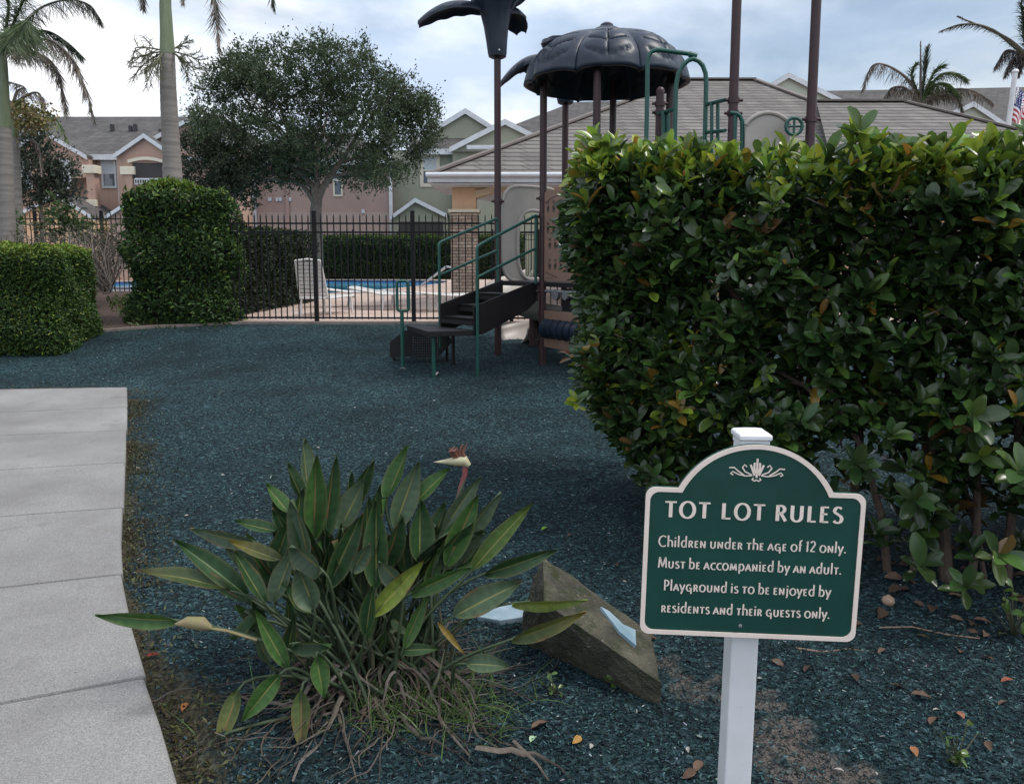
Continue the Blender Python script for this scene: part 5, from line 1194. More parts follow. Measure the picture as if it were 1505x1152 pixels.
small_tree('tree', 'dark evergreen tree between the left palm trunks and the pink townhouse', 'tree', [(45, 215, 22), (65, 235, 26), (85, 258, 24), (50, 255, 28), (75, 280, 22), (40, 285, 22), (100, 285, 14), (58, 205, 14)], 24.5, 240, .11, (.036, .048, .032), [(62, 430), (62, 350), (60, 290)], r=.10)
small_tree('shrub', 'mid-green leafy shrub beside the fence between the left hedges', 'shrub', [(88, 312, 17), (105, 325, 16), (75, 330, 16), (98, 345, 18), (118, 335, 12), (80, 300, 10)], 20, 110, .12, (.055, .085, .03), [(92, 420), (92, 380), (93, 335)], 'shrubs on the raised bed', r=.03, part='foliage', twig=.2)
small_tree('shrub', 'bright green shrub at the foot of the left palms', 'shrub', [(6, 325, 14), (20, 335, 14), (-10, 335, 16), (8, 350, 14)], 18, 110, .12, (.06, .11, .03), [(8, 410), (8, 380), (8, 345)], 'shrubs on the raised bed', r=.03, part='foliage', twig=.2)
small_tree('shrub', 'straggly grey-brown half-bare shrub behind the short hedge', 'shrub', [(30, 350, 18), (60, 352, 18), (95, 352, 18), (125, 350, 16), (150, 362, 16), (165, 385, 16), (140, 385, 16), (160, 345, 14), (15, 370, 18), (110, 375, 16)], 17.2, 110, .085, (.085, .082, .052), [(140, 432), (138, 410), (135, 385)], 'shrubs on the raised bed', r=.05, part='foliage', twig=.3, hang=.2, nleaf=8)
small_tree('shrub', 'loose olive-green shrub between the short hedge and the tall hedge', 'shrub', [(150, 345, 15), (168, 352, 14), (135, 352, 14), (158, 372, 14), (176, 372, 10), (128, 338, 10), (172, 335, 10)], 18.6, 130, .09, (.060, .078, .032), [(156, 432), (155, 410), (155, 380)], 'shrubs on the raised bed', r=.03, part='foliage', twig=.22, nleaf=11)
TWG = M('bare_grey_twig', (.12, .10, .085), .9, .3, 10)
for lab, uc, u0, u1, us, cnt in (('tangle of bare grey twigs in front of the tall hedge', 152, 95, 182, 12, 100), ('tangle of bare grey twigs above the far end of the short hedge', 40, -10, 95, 14, 70)):
    tw = MB(); shr = thing('shrub', lab, 'shrub', at(uc, 436, 16.4), 'shrubs on the raised bed')
    for k in range(cnt):
        u, v = random.uniform(u0, u1), random.uniform(345, 392); p = at(uc + random.uniform(-us, us), random.uniform(415, 432), 16.4 + random.uniform(-.3, .4)); q = at(u, v - 8, 16.6 + random.uniform(-.6, .6))
        tw.tube([p, (p + q) / 2 + Vector((random.gauss(0, .15), random.gauss(0, .15), .12)), q, q + Vector((random.gauss(0, .2), 0, random.uniform(-.15, .12)))], [.014, .010, .007, .003], 5)
    tw.build('twigs', TWG, shr, smooth=True)
# low ground cover at the edges of the bed
n = 5200; x = rng.uniform(-9.5, -5.3, n); y = rng.uniform(13.7, 19.5, n); keep = (np.abs(np.sin(x * 2.1 + y * 1.3)) + rng.random(n) * .7 > .95); x, y = x[keep], y[keep]; n = len(x)
d = rng.normal(size=(n, 3)) * .5 + np.array([0, -.1, 1]); Ln = rng.uniform(.06, .16, n); V, Fc = instance(LEAF1, np.stack([x, y, bed_z(x, y) - .01], 1), d, rng.normal(size=(n, 3)), Ln, Ln * .25)
tag(np_mesh('bed_weeds', V, Fc, LEAF_SMALL, colors=np.repeat(rcol(n, (.06, .085, .025), .4), 4, 0)), 'low green weeds growing over the brown bark bed between the hedges', 'weeds', kind='stuff')

# ------------------------------------------------------------------ palms
PALMT = M('ringed_grey_palm_trunk', (.15, .135, .12), .85, .22, 3, .5, 18, stretch=(.3, .3, 4), c2=(.24, .215, .19))
SHAFT = M('green_palm_crownshaft', (.085, .115, .055), .5, .25, 2.5, .05, 20, stretch=(3, 3, .4), c2=(.16, .19, .10))
def frond(parent, pts, Y, wpx, c, droop=.8, n=82, name='frond'):
    """pts: rachis in photo pixels (optional depth offset); leaflets hang from both sides"""
    P_ = [at(u, v, Y + (o[0] if o else 0)) for u, v, *o in pts]; seg = []
    for i in range(len(P_) - 1):                                # Catmull-Rom
        p0, p1, p2, p3 = P_[max(i - 1, 0)], P_[i], P_[i + 1], P_[min(i + 2, len(P_) - 1)]
        for k in range(8):
            t = k / 8; seg.append(.5 * ((2 * p1) + (p2 - p0) * t + (2 * p0 - 5 * p1 + 4 * p2 - p3) * t * t + (3 * p1 - p0 - 3 * p2 + p3) * t ** 3))
    seg.append(P_[-1]); m = len(seg); Lf = wpx / F * Y
    mb = MB().tube(seg, [.045 * Y / 20 * (1 - .85 * k / (m - 1)) for k in range(m)], 6)
    V1 = np.array(mb.v); F1 = [f for f in mb.f if len(f) == 4]; V1c = np.tile(np.array(c) * .9, (len(V1), 1))
    pp_, dd, nn_, ll = [], [], [], []
    for k in range(n):
        q = .10 + .90 * k / (n - 1); i = min(int(q * (m - 1)), m - 2); p = seg[i].lerp(seg[i + 1], q * (m - 1) - i); tg = (seg[i + 1] - seg[i]).normalized()
        sd_ = tg.cross(Vector((0, 0, 1))); sd_ = sd_.normalized() if sd_.length > .05 else Vector((0, 1, 0))
        for s_ in (-1, 1):
            for r_ in range(2):
                d = sd_ * s_ * random.uniform(.25, .9) + tg * random.uniform(.35, .75) + Vector((0, 0, -droop * random.uniform(.6, 1.3))) + Vector((random.gauss(0, .12), random.gauss(0, .12), random.gauss(0, .12)))
                pp_.append(p); dd.append(d); nn_.append(tg + Vector((random.gauss(0, .4), random.gauss(0, .4), 0))); ll.append(Lf * (math.sin(math.pi * (.12 + .80 * q)) ** .6) * random.uniform(.7, 1.15))
    tpl = (np.array([(-.5, 0, 0), (.5, 0, 0), (.38, .55, -.05), (-.38, .55, -.05), (.04, 1, -.2), (-.04, 1, -.2)], np.float32), np.array([(0, 1, 2, 3), (3, 2, 4, 5)], np.int32))
    ll = np.array(ll); V2, F2 = instance(tpl, np.array(pp_), np.array(dd), np.array(nn_), ll, np.full(len(ll), (.013 * Y / 16 + .006)))
    C2 = np.repeat(rcol(len(ll), c, .35, .12), 6, 0)
    return np_mesh(name, np.concatenate([V1, V2]), np.concatenate([np.array(F1), F2 + len(V1)]), LEAF_PALM, parent, colors=np.concatenate([V1c, C2]), smooth=False)
GRN = (.055, .085, .032); DRY = (.135, .115, .095); DKG = (.035, .05, .028)
def trunk_px(parent, pts, Y, m, name='trunk'):
    P_ = [at(u, v, Y) for u, v, r in pts]
    if name == 'trunk': P_[0].z = min(P_[0].z, .4)
    seg, rr = [], []
    for i in range(len(P_) - 1):
        for k in range(10):
            t = k / 10; seg.append(P_[i].lerp(P_[i + 1], t)); r = pts[i][2] + (pts[i + 1][2] - pts[i][2]) * t; rr.append(r / F * Y * (1 + (.025 if k % 2 else 0) * (name == 'trunk')))
    seg.append(P_[-1]); rr.append(pts[-1][2] / F * Y)
    return MB().tube(seg, rr, 14).build(name, m, parent, smooth=True)
Y = 17
pa_ = thing('palm_tree', 'left palm with grey ringed trunk, green crownshaft and drooping grey-tipped fronds', 'palm tree', at(16, 420, Y), 'tall palms')
trunk_px(pa_, [(13, 430, 12), (10, 320, 11), (8, 250, 10), (6, 185, 8.5)], Y, PALMT); trunk_px(pa_, [(6, 188, 9), (5, 150, 8), (4, 100, 6.5), (3, 70, 5)], Y, SHAFT, 'crownshaft')
for pts, wp, c, dr in (([(4, 80), (30, 72, -.5), (70, 58, -.8), (105, 85, -1), (122, 120, -1), (137, 172, -1)], 34, DRY, 1.2), ([(4, 78), (40, 76), (72, 88, .3), (88, 115, .5), (97, 165, .5)], 32, DRY, 1.2),
        ([(4, 75), (30, 40, .5), (60, 12, 1), (100, 0, 1), (132, 8, 1), (146, 28, 1)], 36, (.08, .08, .06), .9), ([(4, 70), (18, 40), (30, 10), (55, -30), (90, -50)], 40, GRN, .6), ([(4, 72), (-10, 40), (-30, 20), (-60, 30)], 40, GRN, .8),
        ([(4, 74), (20, 50, -1.5), (32, 38, -2.2), (40, 30, -3)], 44, GRN, .7), ([(4, 74), (30, 52, .8), (68, 46, 1.2), (98, 62, 1.5), (118, 80, 1.5)], 36, DKG, .8), ([(4, 74), (12, 20), (14, -30), (30, -80)], 40, GRN, .5), ([(4, 76), (-20, 70), (-50, 100), (-65, 150)], 34, DRY, 1.1)):
    frond(pa_, pts, Y, wp, c, dr)
Y = 17.5
pb_ = thing('palm_tree', 'tall thick-trunked palm whose crown is above the frame, with a twiggy flower spray', 'palm tree', at(256, 420, Y), 'tall palms')
trunk_px(pb_, [(262, 440, 16), (258, 330, 14), (254, 260, 13), (250, 190, 12), (247, 130, 11), (246, 78, 10)], Y, PALMT); trunk_px(pb_, [(246, 80, 10.5), (245, 50, 9), (243, 10, 8), (243, -90, 6.5)], Y, SHAFT, 'crownshaft')
for pts, wp, c in (([(243, -85), (270, -110, -.5), (298, -70, -.8), (312, -20, -.9), (318, 30, -1), (322, 72, -1)], 30, DRY), ([(243, -80), (220, -95), (205, -60), (207, -20), (210, 8)], 30, DRY), ([(243, -80), (255, -80, .5), (266, -50, .6), (268, 2, .6)], 26, DRY), ([(243, -85), (300, -130), (360, -100), (390, -40), (402, 6)], 32, DKG), ([(243, -85), (200, -130), (150, -120), (110, -70)], 36, GRN), ([(243, -85), (240, -150), (250, -200)], 36, GRN)):
    frond(pb_, pts, Y, wp, c, 1.2)
fs_ = MB()
def spray(mb, p, d, ln, r, depth):
    d = d.normalized(); q = p + d * ln + Vector((0, 0, -.04 * ln)); mb.tube([p, (p + q) / 2 + Vector((0, 0, .03 * ln)), q], [r, r * .85, r * .6], 5)
    if depth:
        for k in range(9):
            t = .25 + .75 * k / 8; s_ = (-1) ** k; sd_ = Vector((-d.z, random.gauss(0, .5), d.x)); spray(mb, p.lerp(q, t), d * .8 + sd_ * s_ * random.uniform(.35, .8) + Vector((random.gauss(0, .2), random.gauss(0, .35), random.gauss(-.12, .2))), ln * .42 * random.uniform(.6, 1.2), r * .55, depth - 1)
for (u, v, Yo) in ((180, 92, -.2), (188, 118, .3), (205, 128, -.4), (182, 62, .2), (312, 98, .2), (300, 122, -.3), (290, 45, .3), (282, 105, .6), (215, 120, -.7)):
    p = at(247 + (-4 if u < 247 else 4), 75, Y); q = at(247 + (u - 247) * .62, 75 + (v - 75) * .45, Y + Yo); spray(fs_, p, q - p, (q - p).length * 1.2, .020, 2)
np_f = fs_.build('flower_spray', M('olive_flower_stalks', (.075, .075, .035), .7, .35, 4), pb_, smooth=True)
Y = 21
pc_ = thing('palm_tree', 'small palm with hanging clusters of orange-brown fruit behind the left trunk', 'palm tree', at(26, 420, Y), None)
trunk_px(pc_, [(30, 430, 7), (27, 320, 6), (24, 250, 5.5), (22, 200, 5)], Y, PALMT); trunk_px(pc_, [(22, 202, 5.5), (20, 150, 4)], Y, SHAFT, 'crownshaft')
for pts, wp, c in (([(20, 155), (40, 140), (58, 138), (66, 165)], 22, DRY), ([(20, 155), (50, 160), (80, 172), (98, 205)], 26, (.09, .13, .04)), ([(20, 152), (25, 135), (35, 128), (12, 120)], 20, DRY), ([(20, 155), (35, 148), (30, 150), (45, 175)], 26, (.09, .13, .04)), ([(20, 155), (0, 140), (-25, 150)], 24, GRN), ([(45, 205), (55, 215), (60, 235), (62, 258)], 12, DRY)):
    frond(pc_, pts, Y, wp, c, .9, 30)
cl_ = []
for k in range(900):
    u, v = random.gauss(42, 18), random.gauss(175, 11); cl_.append(at(u, v, Y - .4 + random.gauss(0, .25)))
V, Fc = instance(LEAF1, np.array(cl_), rng.normal(size=(900, 3)), rng.normal(size=(900, 3)), np.full(900, .085), np.full(900, .075))
np_mesh('fruit_cluster', V, Fc, LEAF_PALM, pc_, colors=np.repeat(rcol(900, (.13, .105, .035), .45), 4, 0))
Y = 40
pd_ = thing('palm_tree', 'palm with upright spear leaf and a curled dry frond behind the clubhouse roof', 'palm tree', at(1350, 420, Y), 'palms behind the clubhouse')
trunk_px(pd_, [(1352, 420, 9), (1352, 250, 8), (1353, 160, 7)], Y, PALMT)
for pts, wp, c, dr in (([(1353, 150), (1335, 118), (1305, 97), (1282, 97), (1269, 128)], 26, DRY, 1.1), ([(1353, 150), (1358, 115), (1360, 92), (1363, 72)], 18, DKG, -.6), ([(1353, 150), (1353, 110), (1353, 62)], 5, DRY, 0), ([(1353, 150), (1380, 112), (1405, 108), (1420, 118)], 22, (.07, .10, .035), .5), ([(1353, 150), (1375, 125), (1395, 125), (1410, 140)], 24, (.07, .10, .035), .7), ([(1353, 152), (1385, 135), (1425, 132), (1458, 150)], 24, DRY, 1.2), ([(1353, 152), (1330, 130), (1310, 130), (1300, 145)], 24, DRY, 1.2), ([(1353, 150), (1372, 108), (1382, 98)], 18, GRN, .2), ([(1353, 152), (1385, 140), (1408, 145), (1415, 162)], 18, DRY, 1.2), ([(1353, 150), (1340, 112), (1345, 95)], 16, GRN, .2)):
    frond(pd_, pts, Y, wp, c, dr, 56)
Y = 38
pe_ = thing('palm_tree', 'palm at the right edge with one long arching frond and a dark dry skirt', 'palm tree', at(1516, 420, Y), 'palms behind the clubhouse')
trunk_px(pe_, [(1516, 420, 9), (1516, 200, 8), (1515, 90, 7)], Y, PALMT)
for pts, wp, c, dr in (([(1515, 88), (1492, 70), (1465, 48), (1440, 37), (1415, 36), (1398, 40), (1382, 46)], 12, (.085, .08, .05), .5), ([(1515, 88), (1485, 60), (1450, 42), (1420, 30), (1408, 24)], 6, DRY, .2), ([(1515, 88), (1495, 78), (1478, 75), (1465, 95)], 26, (.075, .062, .055), 1.3), ([(1515, 90), (1495, 85), (1485, 92), (1478, 108)], 22, (.07, .06, .052), 1.3), ([(1515, 88), (1512, 60), (1508, 20), (1512, -20)], 26, DKG, -.2), ([(1515, 88), (1520, 60), (1530, 20), (1550, -20)], 30, DKG, .4), ([(1515, 88), (1500, 82), (1500, 95), (1496, 110)], 18, (.07, .06, .052), 1.3), ([(1515, 88), (1505, 55), (1503, 30), (1500, 5)], 20, DKG, .1), ([(1515, 90), (1540, 80), (1565, 110)], 26, DRY, 1.2)):
    frond(pe_, pts, Y, wp, c, dr, 56)
# flagpole with a hanging flag
Y = 33
fp_ = thing('flagpole', 'slender leaning white flagpole in front of the right-edge palm', 'flagpole', at(1479, 420, Y))
a, b = at(1480, 200, Y), at(1492, 108, Y); dd = (b - a).normalized(); g0 = a - dd * ((a.z - .4) / dd.z)
MB().tube([g0, b], [.11, .10], 10).lathe(b, [(.10, 0), (.14, .06), (.10, .14), (.01, .18)], 10).build('pole', WHITE, fp_, smooth=True)
RED = M('flag_red', (.36, .03, .04), .8, .1); WHT = M('flag_white', (.6, .6, .62), .8, .1); BLU = M('flag_blue', (.02, .03, .14), .8, .1)
fm = MB(); N1, N2 = 13, 12; pts = {}
f0 = at(1492, 127, Y); f1 = at(1482, 176, Y)
for i in range(N1 + 1):
    for j in range(N2 + 1):
        q = j / N2; p = f0.lerp(f1, i / N1) + Vector((.10 + .62 * q * (1 - .25 * i / N1), .10 * math.sin(q * 9 + i * .2), -.75 * q + .05 * math.sin(q * 7))); pts[i, j] = len(fm.v); fm.v.append(tuple(p))
for i in range(N1):
    for j in range(N2):
        fm.f.append([pts[i, j], pts[i + 1, j], pts[i + 1, j + 1], pts[i, j + 1]]); fm.mi.append(2 if (i < 7 and j < 5) else (0 if i % 2 == 0 else 1))
for i in range(6):
    for j in range(5):
        q = (j + .5) / 5 * 5 / N2; p = f0.lerp(f1, (i + .7) / N1) + Vector((.10 + .62 * q, .10 * math.sin(q * 9 + i * .2) - .03, -.75 * q)); fm.v += [tuple(p + Vector((.05 * math.cos(k * 1.2566 * 1), 0, .05 * math.sin(k * 1.2566)))) for k in range(5)]; fm.f.append(list(range(len(fm.v) - 5, len(fm.v)))); fm.mi.append(1)
fo = fm.build('flag', [RED, WHT, BLU], loc=f0, smooth=True); so2 = fo.modifiers.new('cloth', 'SOLIDIFY'); so2.thickness = .01
tag(fo, 'striped red and white flag with blue starry corner hanging limp from the leaning pole', 'flag')

# ------------------------------------------------------------------ strelitzia clump in the foreground
cb = on(562, 1005); strel = thing('strelitzia_plant', 'bird-of-paradise clump with long paddle leaves in the foreground beside the path', 'plant', (cb.x, cb.y, 0))
def K(cx, cy): return 130 + cx / 2.0616, 630 + cy / 2.0616
COLS = (-1, -.72, -.38, -.09, -.03, .03, .09, .38, .72, 1)
SG = (.036, .084, .021); SD = (.021, .052, .018); SGR = (.052, .082, .046); SY = (.12, .16, .026); SYB = (.17, .13, .02)
MIDY = (.17, .16, .05); MIDR = (.20, .095, .04)
def strel_leaf(bx, by, tx, ty, wpx, c=SG, mid=MIDY, rot=0, Yb=None, Yt=None, fold=.62, bend=.0, base=None, stalk=True, tipc=None):
    Yb = 2.86 if Yb is None else Yb; Yt = Yb if Yt is None else Yt
    B = at(*K(bx, by), Yb); T = at(*K(tx, ty), Yt); ax = (T - B); ln = ax.length; ax.normalize()
    vw = (Vector((0, 0, CH)) - (B + T) / 2); n = (vw - ax * vw.dot(ax)).normalized(); n = Matrix.Rotation(R(rot), 3, ax) @ n; x = ax.cross(n)
    wd = wpx / 2.0616 / F * Yb / max(.35, math.cos(R(rot))) * .49; burn = random.random() < .22; bt = random.uniform(.2, .9)
    NRW = 17; vs, fs, cs = [], [], []; ph = random.random() * 6
    for i in range(NRW):
        t = i / (NRW - 1); w_ = wd * (math.sin(math.pi * min(1, (t * .975 + .012)) ** .74) ** .88); bow = bend * ln * math.sin(math.pi * t)
        for c_ in COLS:
            edge = abs(c_); z = fold * wd * (edge ** 1.2) * (1 - .3 * t) + .010 * ln * math.sin(t * 16 + ph + 2 * c_) * edge ** 3 * .5
            vs.append(B + ax * (ln * t) + x * (c_ * w_) + n * (z + bow))
            k = np.array(c) * (1 + .16 * math.sin(t * 60 + ph) * (edge > .1)) * (1 + .12 * math.sin(c_ * 5 + ph))
            if tipc is not None: k = k * (1 - t ** 3) + np.array(tipc) * t ** 3
            if edge < .05: k = np.array(mid) * (1 - .55 * t) + np.array(c) * .55 * t
            elif edge > .95: k = k * .5 + np.array((.10, .10, .045)) * .5
            if burn and edge > .9 and abs(t - bt) < .12: k = np.array((.12, .075, .03)) * random.uniform(.7, 1.2)
            if t > .97 and burn: k = np.array((.13, .09, .05))
            cs.append(k)
    kc = len(COLS)
    for i in range(NRW - 1):
        for j in range(kc - 1): fs.append((i * kc + j, i * kc + j + 1, (i + 1) * kc + j + 1, (i + 1) * kc + j))
    if stalk:
        g0 = base if base is not None else Vector((cb.x + random.gauss(0, .11) + .25 * (B.x - cb.x), cb.y + random.gauss(0, .08) + .4 * (Yb - 2.86), .0))
        m1 = g0.lerp(B, .5) + Vector((-.15 * (B.x - g0.x), 0, .05)); inn = B - ax * min(.12, ln * .4)
        crv = []
        for k in range(9):
            t = k / 8; crv.append(g0 * (1 - t) ** 3 + (m1) * 3 * t * (1 - t) ** 2 + inn * 3 * t * t * (1 - t) * .999 + B * t ** 3 + inn * (3 * t * t * (1 - t) * .001))
        crv.append(B + ax * ln * .25 - n * .004)
        mb = MB().tube(crv, [.0085 - .0005 * k for k in range(10)], 7); o_ = len(vs); vs += mb.v; fs += [[q + o_ for q in f] for f in mb.f if len(f) == 4]
        for k in range(10): cs += [np.array((.045, .066, .034)) * (.75 + .5 * k / 9)] * 7
    return np_mesh('leaf', [tuple(v) for v in vs], fs, LEAF_STREL, strel, colors=np.array(cs))
SL = strel_leaf
SL(683, 328, 690, 78, 74, SG, MIDR, 8, 2.92); SL(716, 322, 746, 78, 52, SD, MIDR, 35, 2.95); SL(665, 190, 648, 30, 52, SGR, MIDY, 40, 3.08, 3.12); SL(762, 305, 838, 152, 76, SGR, MIDY, -20, 2.98, 3.03); SL(728, 478, 830, 252, 74, SD, MIDY, 12, 2.80, 2.86)
SL(790, 240, 862, 90, 50, SD, MIDY, 30, 3.08); SL(872, 478, 872, 213, 84, SD, MIDY, -8, 2.80, 2.84); SL(928, 300, 1000, 98, 80, SGR, MIDY, 10, 2.94, 3.0); SL(905, 210, 972, 52, 54, SG, MIDY, -35, 3.06, 3.1); SL(1003, 405, 1005, 215, 84, SD, MIDY, 20, 2.92, 2.96)
SL(1085, 412, 1180, 198, 76, SG, MIDR, 5, 2.86, 2.92); SL(1128, 340, 1246, 188, 48, SGR, MIDY, 45, 2.95, 3.0); SL(1163, 428, 1346, 228, 60, (.05, .085, .02), MIDY, -12, 2.82, 2.9, bend=.05); SL(1198, 440, 1420, 362, 54, SD, MIDY, 20, 2.95, 3.0, bend=.05); SL(980, 498, 1162, 414, 52, SG, MIDY, 25, 2.72, 2.72)
SL(863, 564, 1018, 398, 66, SY, (.26, .25, .06), 0, 2.66, 2.70); SL(1108, 568, 1312, 464, 86, SGR, MIDY, -10, 2.76, 2.84, bend=.04); SL(1283, 528, 1512, 514, 34, SY, MIDY, 40, 2.78, 2.78, bend=.06); SL(1282, 637, 1508, 548, 50, (.06, .08, .025), MIDY, 30, 2.66, 2.66, bend=.05, tipc=SYB); SL(1145, 712, 1280, 722, 58, SGR, MIDY, -15, 2.60, 2.58, bend=.06)
SL(478, 505, 260, 340, 70, SD, (.12, .16, .07), 18, 2.80, 2.80, bend=.04); SL(430, 490, 148, 436, 52, (.03, .055, .02), MIDY, 35, 2.76, 2.74, bend=.06, tipc=(.12, .11, .05)); SL(272, 580, 22, 560, 50, SG, MIDY, -28, 2.66, 2.60, bend=.04); SL(512, 345, 313, 298, 48, SGR, MIDY, -30, 2.9, 2.9, bend=.07); SL(585, 400, 425, 342, 44, (.05, .06, .022), MIDY, 25, 2.82, 2.82, tipc=SYB)
SL(532, 525, 438, 368, 50, SD, MIDY, 25, 2.75, 2.78); SL(563, 522, 622, 362, 62, SGR, MIDY, -25, 2.70, 2.74); SL(712, 432, 618, 350, 76, SGR, MIDY, -35, 2.68, 2.70, fold=.9); SL(682, 540, 632, 418, 84, SGR, MIDY, -15, 2.62, 2.62, fold=.8, bend=-.05); SL(600, 722, 503, 548, 56, SG, MIDY, 10, 2.58, 2.58)
SL(582, 742, 468, 882, 66, SG, MIDY, 0, 2.55, 2.50, bend=.05); SL(455, 790, 388, 978, 58, (.06, .085, .028), MIDR, 10, 2.55, 2.45, tipc=SYB); SL(645, 790, 645, 972, 62, (.055, .08, .026), MIDR, 5, 2.50, 2.44, tipc=(.16, .12, .05)); SL(690, 688, 712, 812, 62, SG, MIDY, -10, 2.55, 2.52); SL(362, 968, 372, 1092, 56, (.03, .05, .022), MIDY, -20, 2.42, 2.34)
SL(575, 312, 443, 282, 40, SD, MIDY, 30, 2.92, 2.95); SL(612, 262, 536, 168, 44, SG, MIDY, 30, 3.0, 3.05); SL(655, 230, 600, 106, 44, SD, MIDY, 35, 3.1, 3.14); SL(625, 330, 645, 178, 64, SD, MIDY, 25, 2.96, 3.0); SL(620, 650, 738, 650, 46, SD, MIDY, 40, 2.58, 2.58, fold=1.0)
SL(945, 472, 880, 398, 60, SGR, MIDY, -25, 2.70, 2.7, fold=.7); SL(800, 430, 852, 343, 54, SGR, MIDY, 25, 2.72, 2.72, fold=.6); SL(985, 232, 1098, 122, 50, SG, MIDY, -30, 2.98, 3.02, bend=.05); SL(1075, 305, 1188, 142, 54, SGR, MIDY, 15, 2.98, 3.02); SL(1105, 415, 1185, 362, 64, SD, MIDY, -10, 2.92, 2.95)
SL(955, 660, 1030, 492, 44, SG, MIDY, 20, 2.70, 2.74); SL(1060, 585, 1142, 684, 20, (.22, .15, .03), (.2, .15, .05), 20, 2.62, 2.58, stalk=False); SL(770, 330, 792, 128, 44, SD, MIDY, 40, 3.1, 3.14); SL(1050, 330, 1085, 225, 50, SD, MIDY, -30, 3.05, 3.1); SL(560, 420, 610, 282, 60, SD, MIDY, -20, 2.9, 2.92)
SL(845, 330, 880, 165, 46, SD, MIDY, 35, 3.1, 3.14); SL(640, 450, 610, 290, 56, SD, MIDY, 20, 2.86, 2.9); SL(960, 440, 945, 300, 60, SD, MIDY, 20, 2.95, 2.98); SL(780, 470, 770, 330, 60, SD, MIDY, -25, 2.9, 2.95); SL(1020, 500, 1060, 360, 50, SG, MIDY, 30, 2.84, 2.9); SL(680, 560, 560, 480, 40, SD, MIDY, 20, 2.72, 2.72)
# upright leaves crowding the heart of the clump, and shorter ones low down
for k in range(46):
    cx = random.gauss(790, 140); cy = random.uniform(390, 560); ln = random.uniform(130, 215); an = (cx - 790) / 330 + random.gauss(0, .13)
    SL(cx, cy, cx + ln * math.sin(an), cy - ln * math.cos(an), random.uniform(44, 74), random.choice((SG, SD, SD, SGR, SGR)), random.choice((MIDY, MIDY, MIDR)), random.choice((-1, 1)) * random.uniform(10, 58), random.uniform(2.84, 3.06), fold=random.uniform(.35, .9), bend=random.uniform(-.02, .06))
for k in range(22):
    cx = random.uniform(520, 1000); cy = random.uniform(560, 760); ln = random.uniform(95, 165); an = (cx - 740) / 300 * 1.0 + random.gauss(0, .35)
    SL(cx, cy, cx + ln * math.sin(an), cy - ln * math.cos(an) * (1 if random.random() < .75 else -.4), random.uniform(38, 56), random.choice((SG, SD, SD, SGR)), MIDY, random.uniform(-55, 55), random.uniform(2.66, 2.95), fold=random.uniform(.4, .9), bend=random.uniform(-.04, .07))
# extra bare stalks that fill the heart of the clump
for k in range(26):
    g0 = Vector((cb.x + random.gauss(0, .13), cb.y + random.gauss(0, .10), -.01)); tp_ = g0 + Vector((random.gauss(0, .14) + .5 * (g0.x - cb.x), random.gauss(0, .06), random.uniform(.20, .36)))
    MB().tube([g0, g0.lerp(tp_, .5) + Vector((random.gauss(0, .02), 0, .02)), tp_], [.010, .007, .001], 7).build('stalk', M_STALK if 'M_STALK' in globals() else globals().setdefault('M_STALK', M('green_leaf_stalk', (.035, .052, .026), .5, .35, 14, c2=(.09, .085, .05))), strel, smooth=True)
# flower head on its red-tipped stalk, and a faded bud on the left
fb = at(*K(1140, 150), 3.02); fl_ = MB(); 
fl_.tube([Vector((cb.x + .12, 2.95, 0)), at(*K(1040, 420), 2.95), at(*K(1105, 250), 3.0), fb], [.009, .008, .007, .007], 8)
fo = fl_.build('flower_stalk', M_STALK, strel, smooth=True)
MB().tube([at(*K(1118, 215), 3.01), at(*K(1128, 175), 3.02), at(*K(1140, 140), 3.02), at(*K(1142, 112), 3.02)], [.007, .009, .010, .012], 8).build('red_sheath', M('pink_red_sheath', (.20, .055, .055), .5, .3, 20), fo, smooth=True)
MB().tube([at(*K(1152, 112), 3.02), at(*K(1140, 98), 3.02), at(*K(1115, 98), 3.02), at(*K(1085, 100), 3.02), at(*K(1046, 101), 3.02)], [.012, .022, .020, .011, .001], 10).build('bract', M('cream_green_bract', (.36, .38, .24), .5, .3, 16, c2=(.45, .36, .22)), fo, smooth=True)
pe = MB()
for k in range(7): pe.tube([at(*K(1140 - k * 5, 92), 3.02), at(*K(1130 - k * 6 + random.uniform(-6, 6), 66 + 5 * random.random()), 3.02 + random.gauss(0, .01)), at(*K(1152 - k * 9 + random.uniform(-8, 8), 46 + 4 * k * random.random()), 3.02)], [.010, .008, .002], 6)
pe.build('withered_petals', M('withered_brown_petal', (.12, .045, .03), .7, .4, 30), fo, smooth=True)
bu_ = MB().tube([at(*K(510, 640), 2.62), at(*K(420, 612), 2.6), at(*K(365, 604), 2.58)], [.005, .005, .005], 6).tube([at(*K(372, 604), 2.58), at(*K(345, 590), 2.58), at(*K(300, 586), 2.58), at(*K(262, 592), 2.58)], [.008, .024, .020, .003], 10)
bu_.build('faded_bud', M('faded_beige_bud', (.30, .21, .13), .7, .35, 18, c2=(.13, .14, .04)), strel, smooth=True)
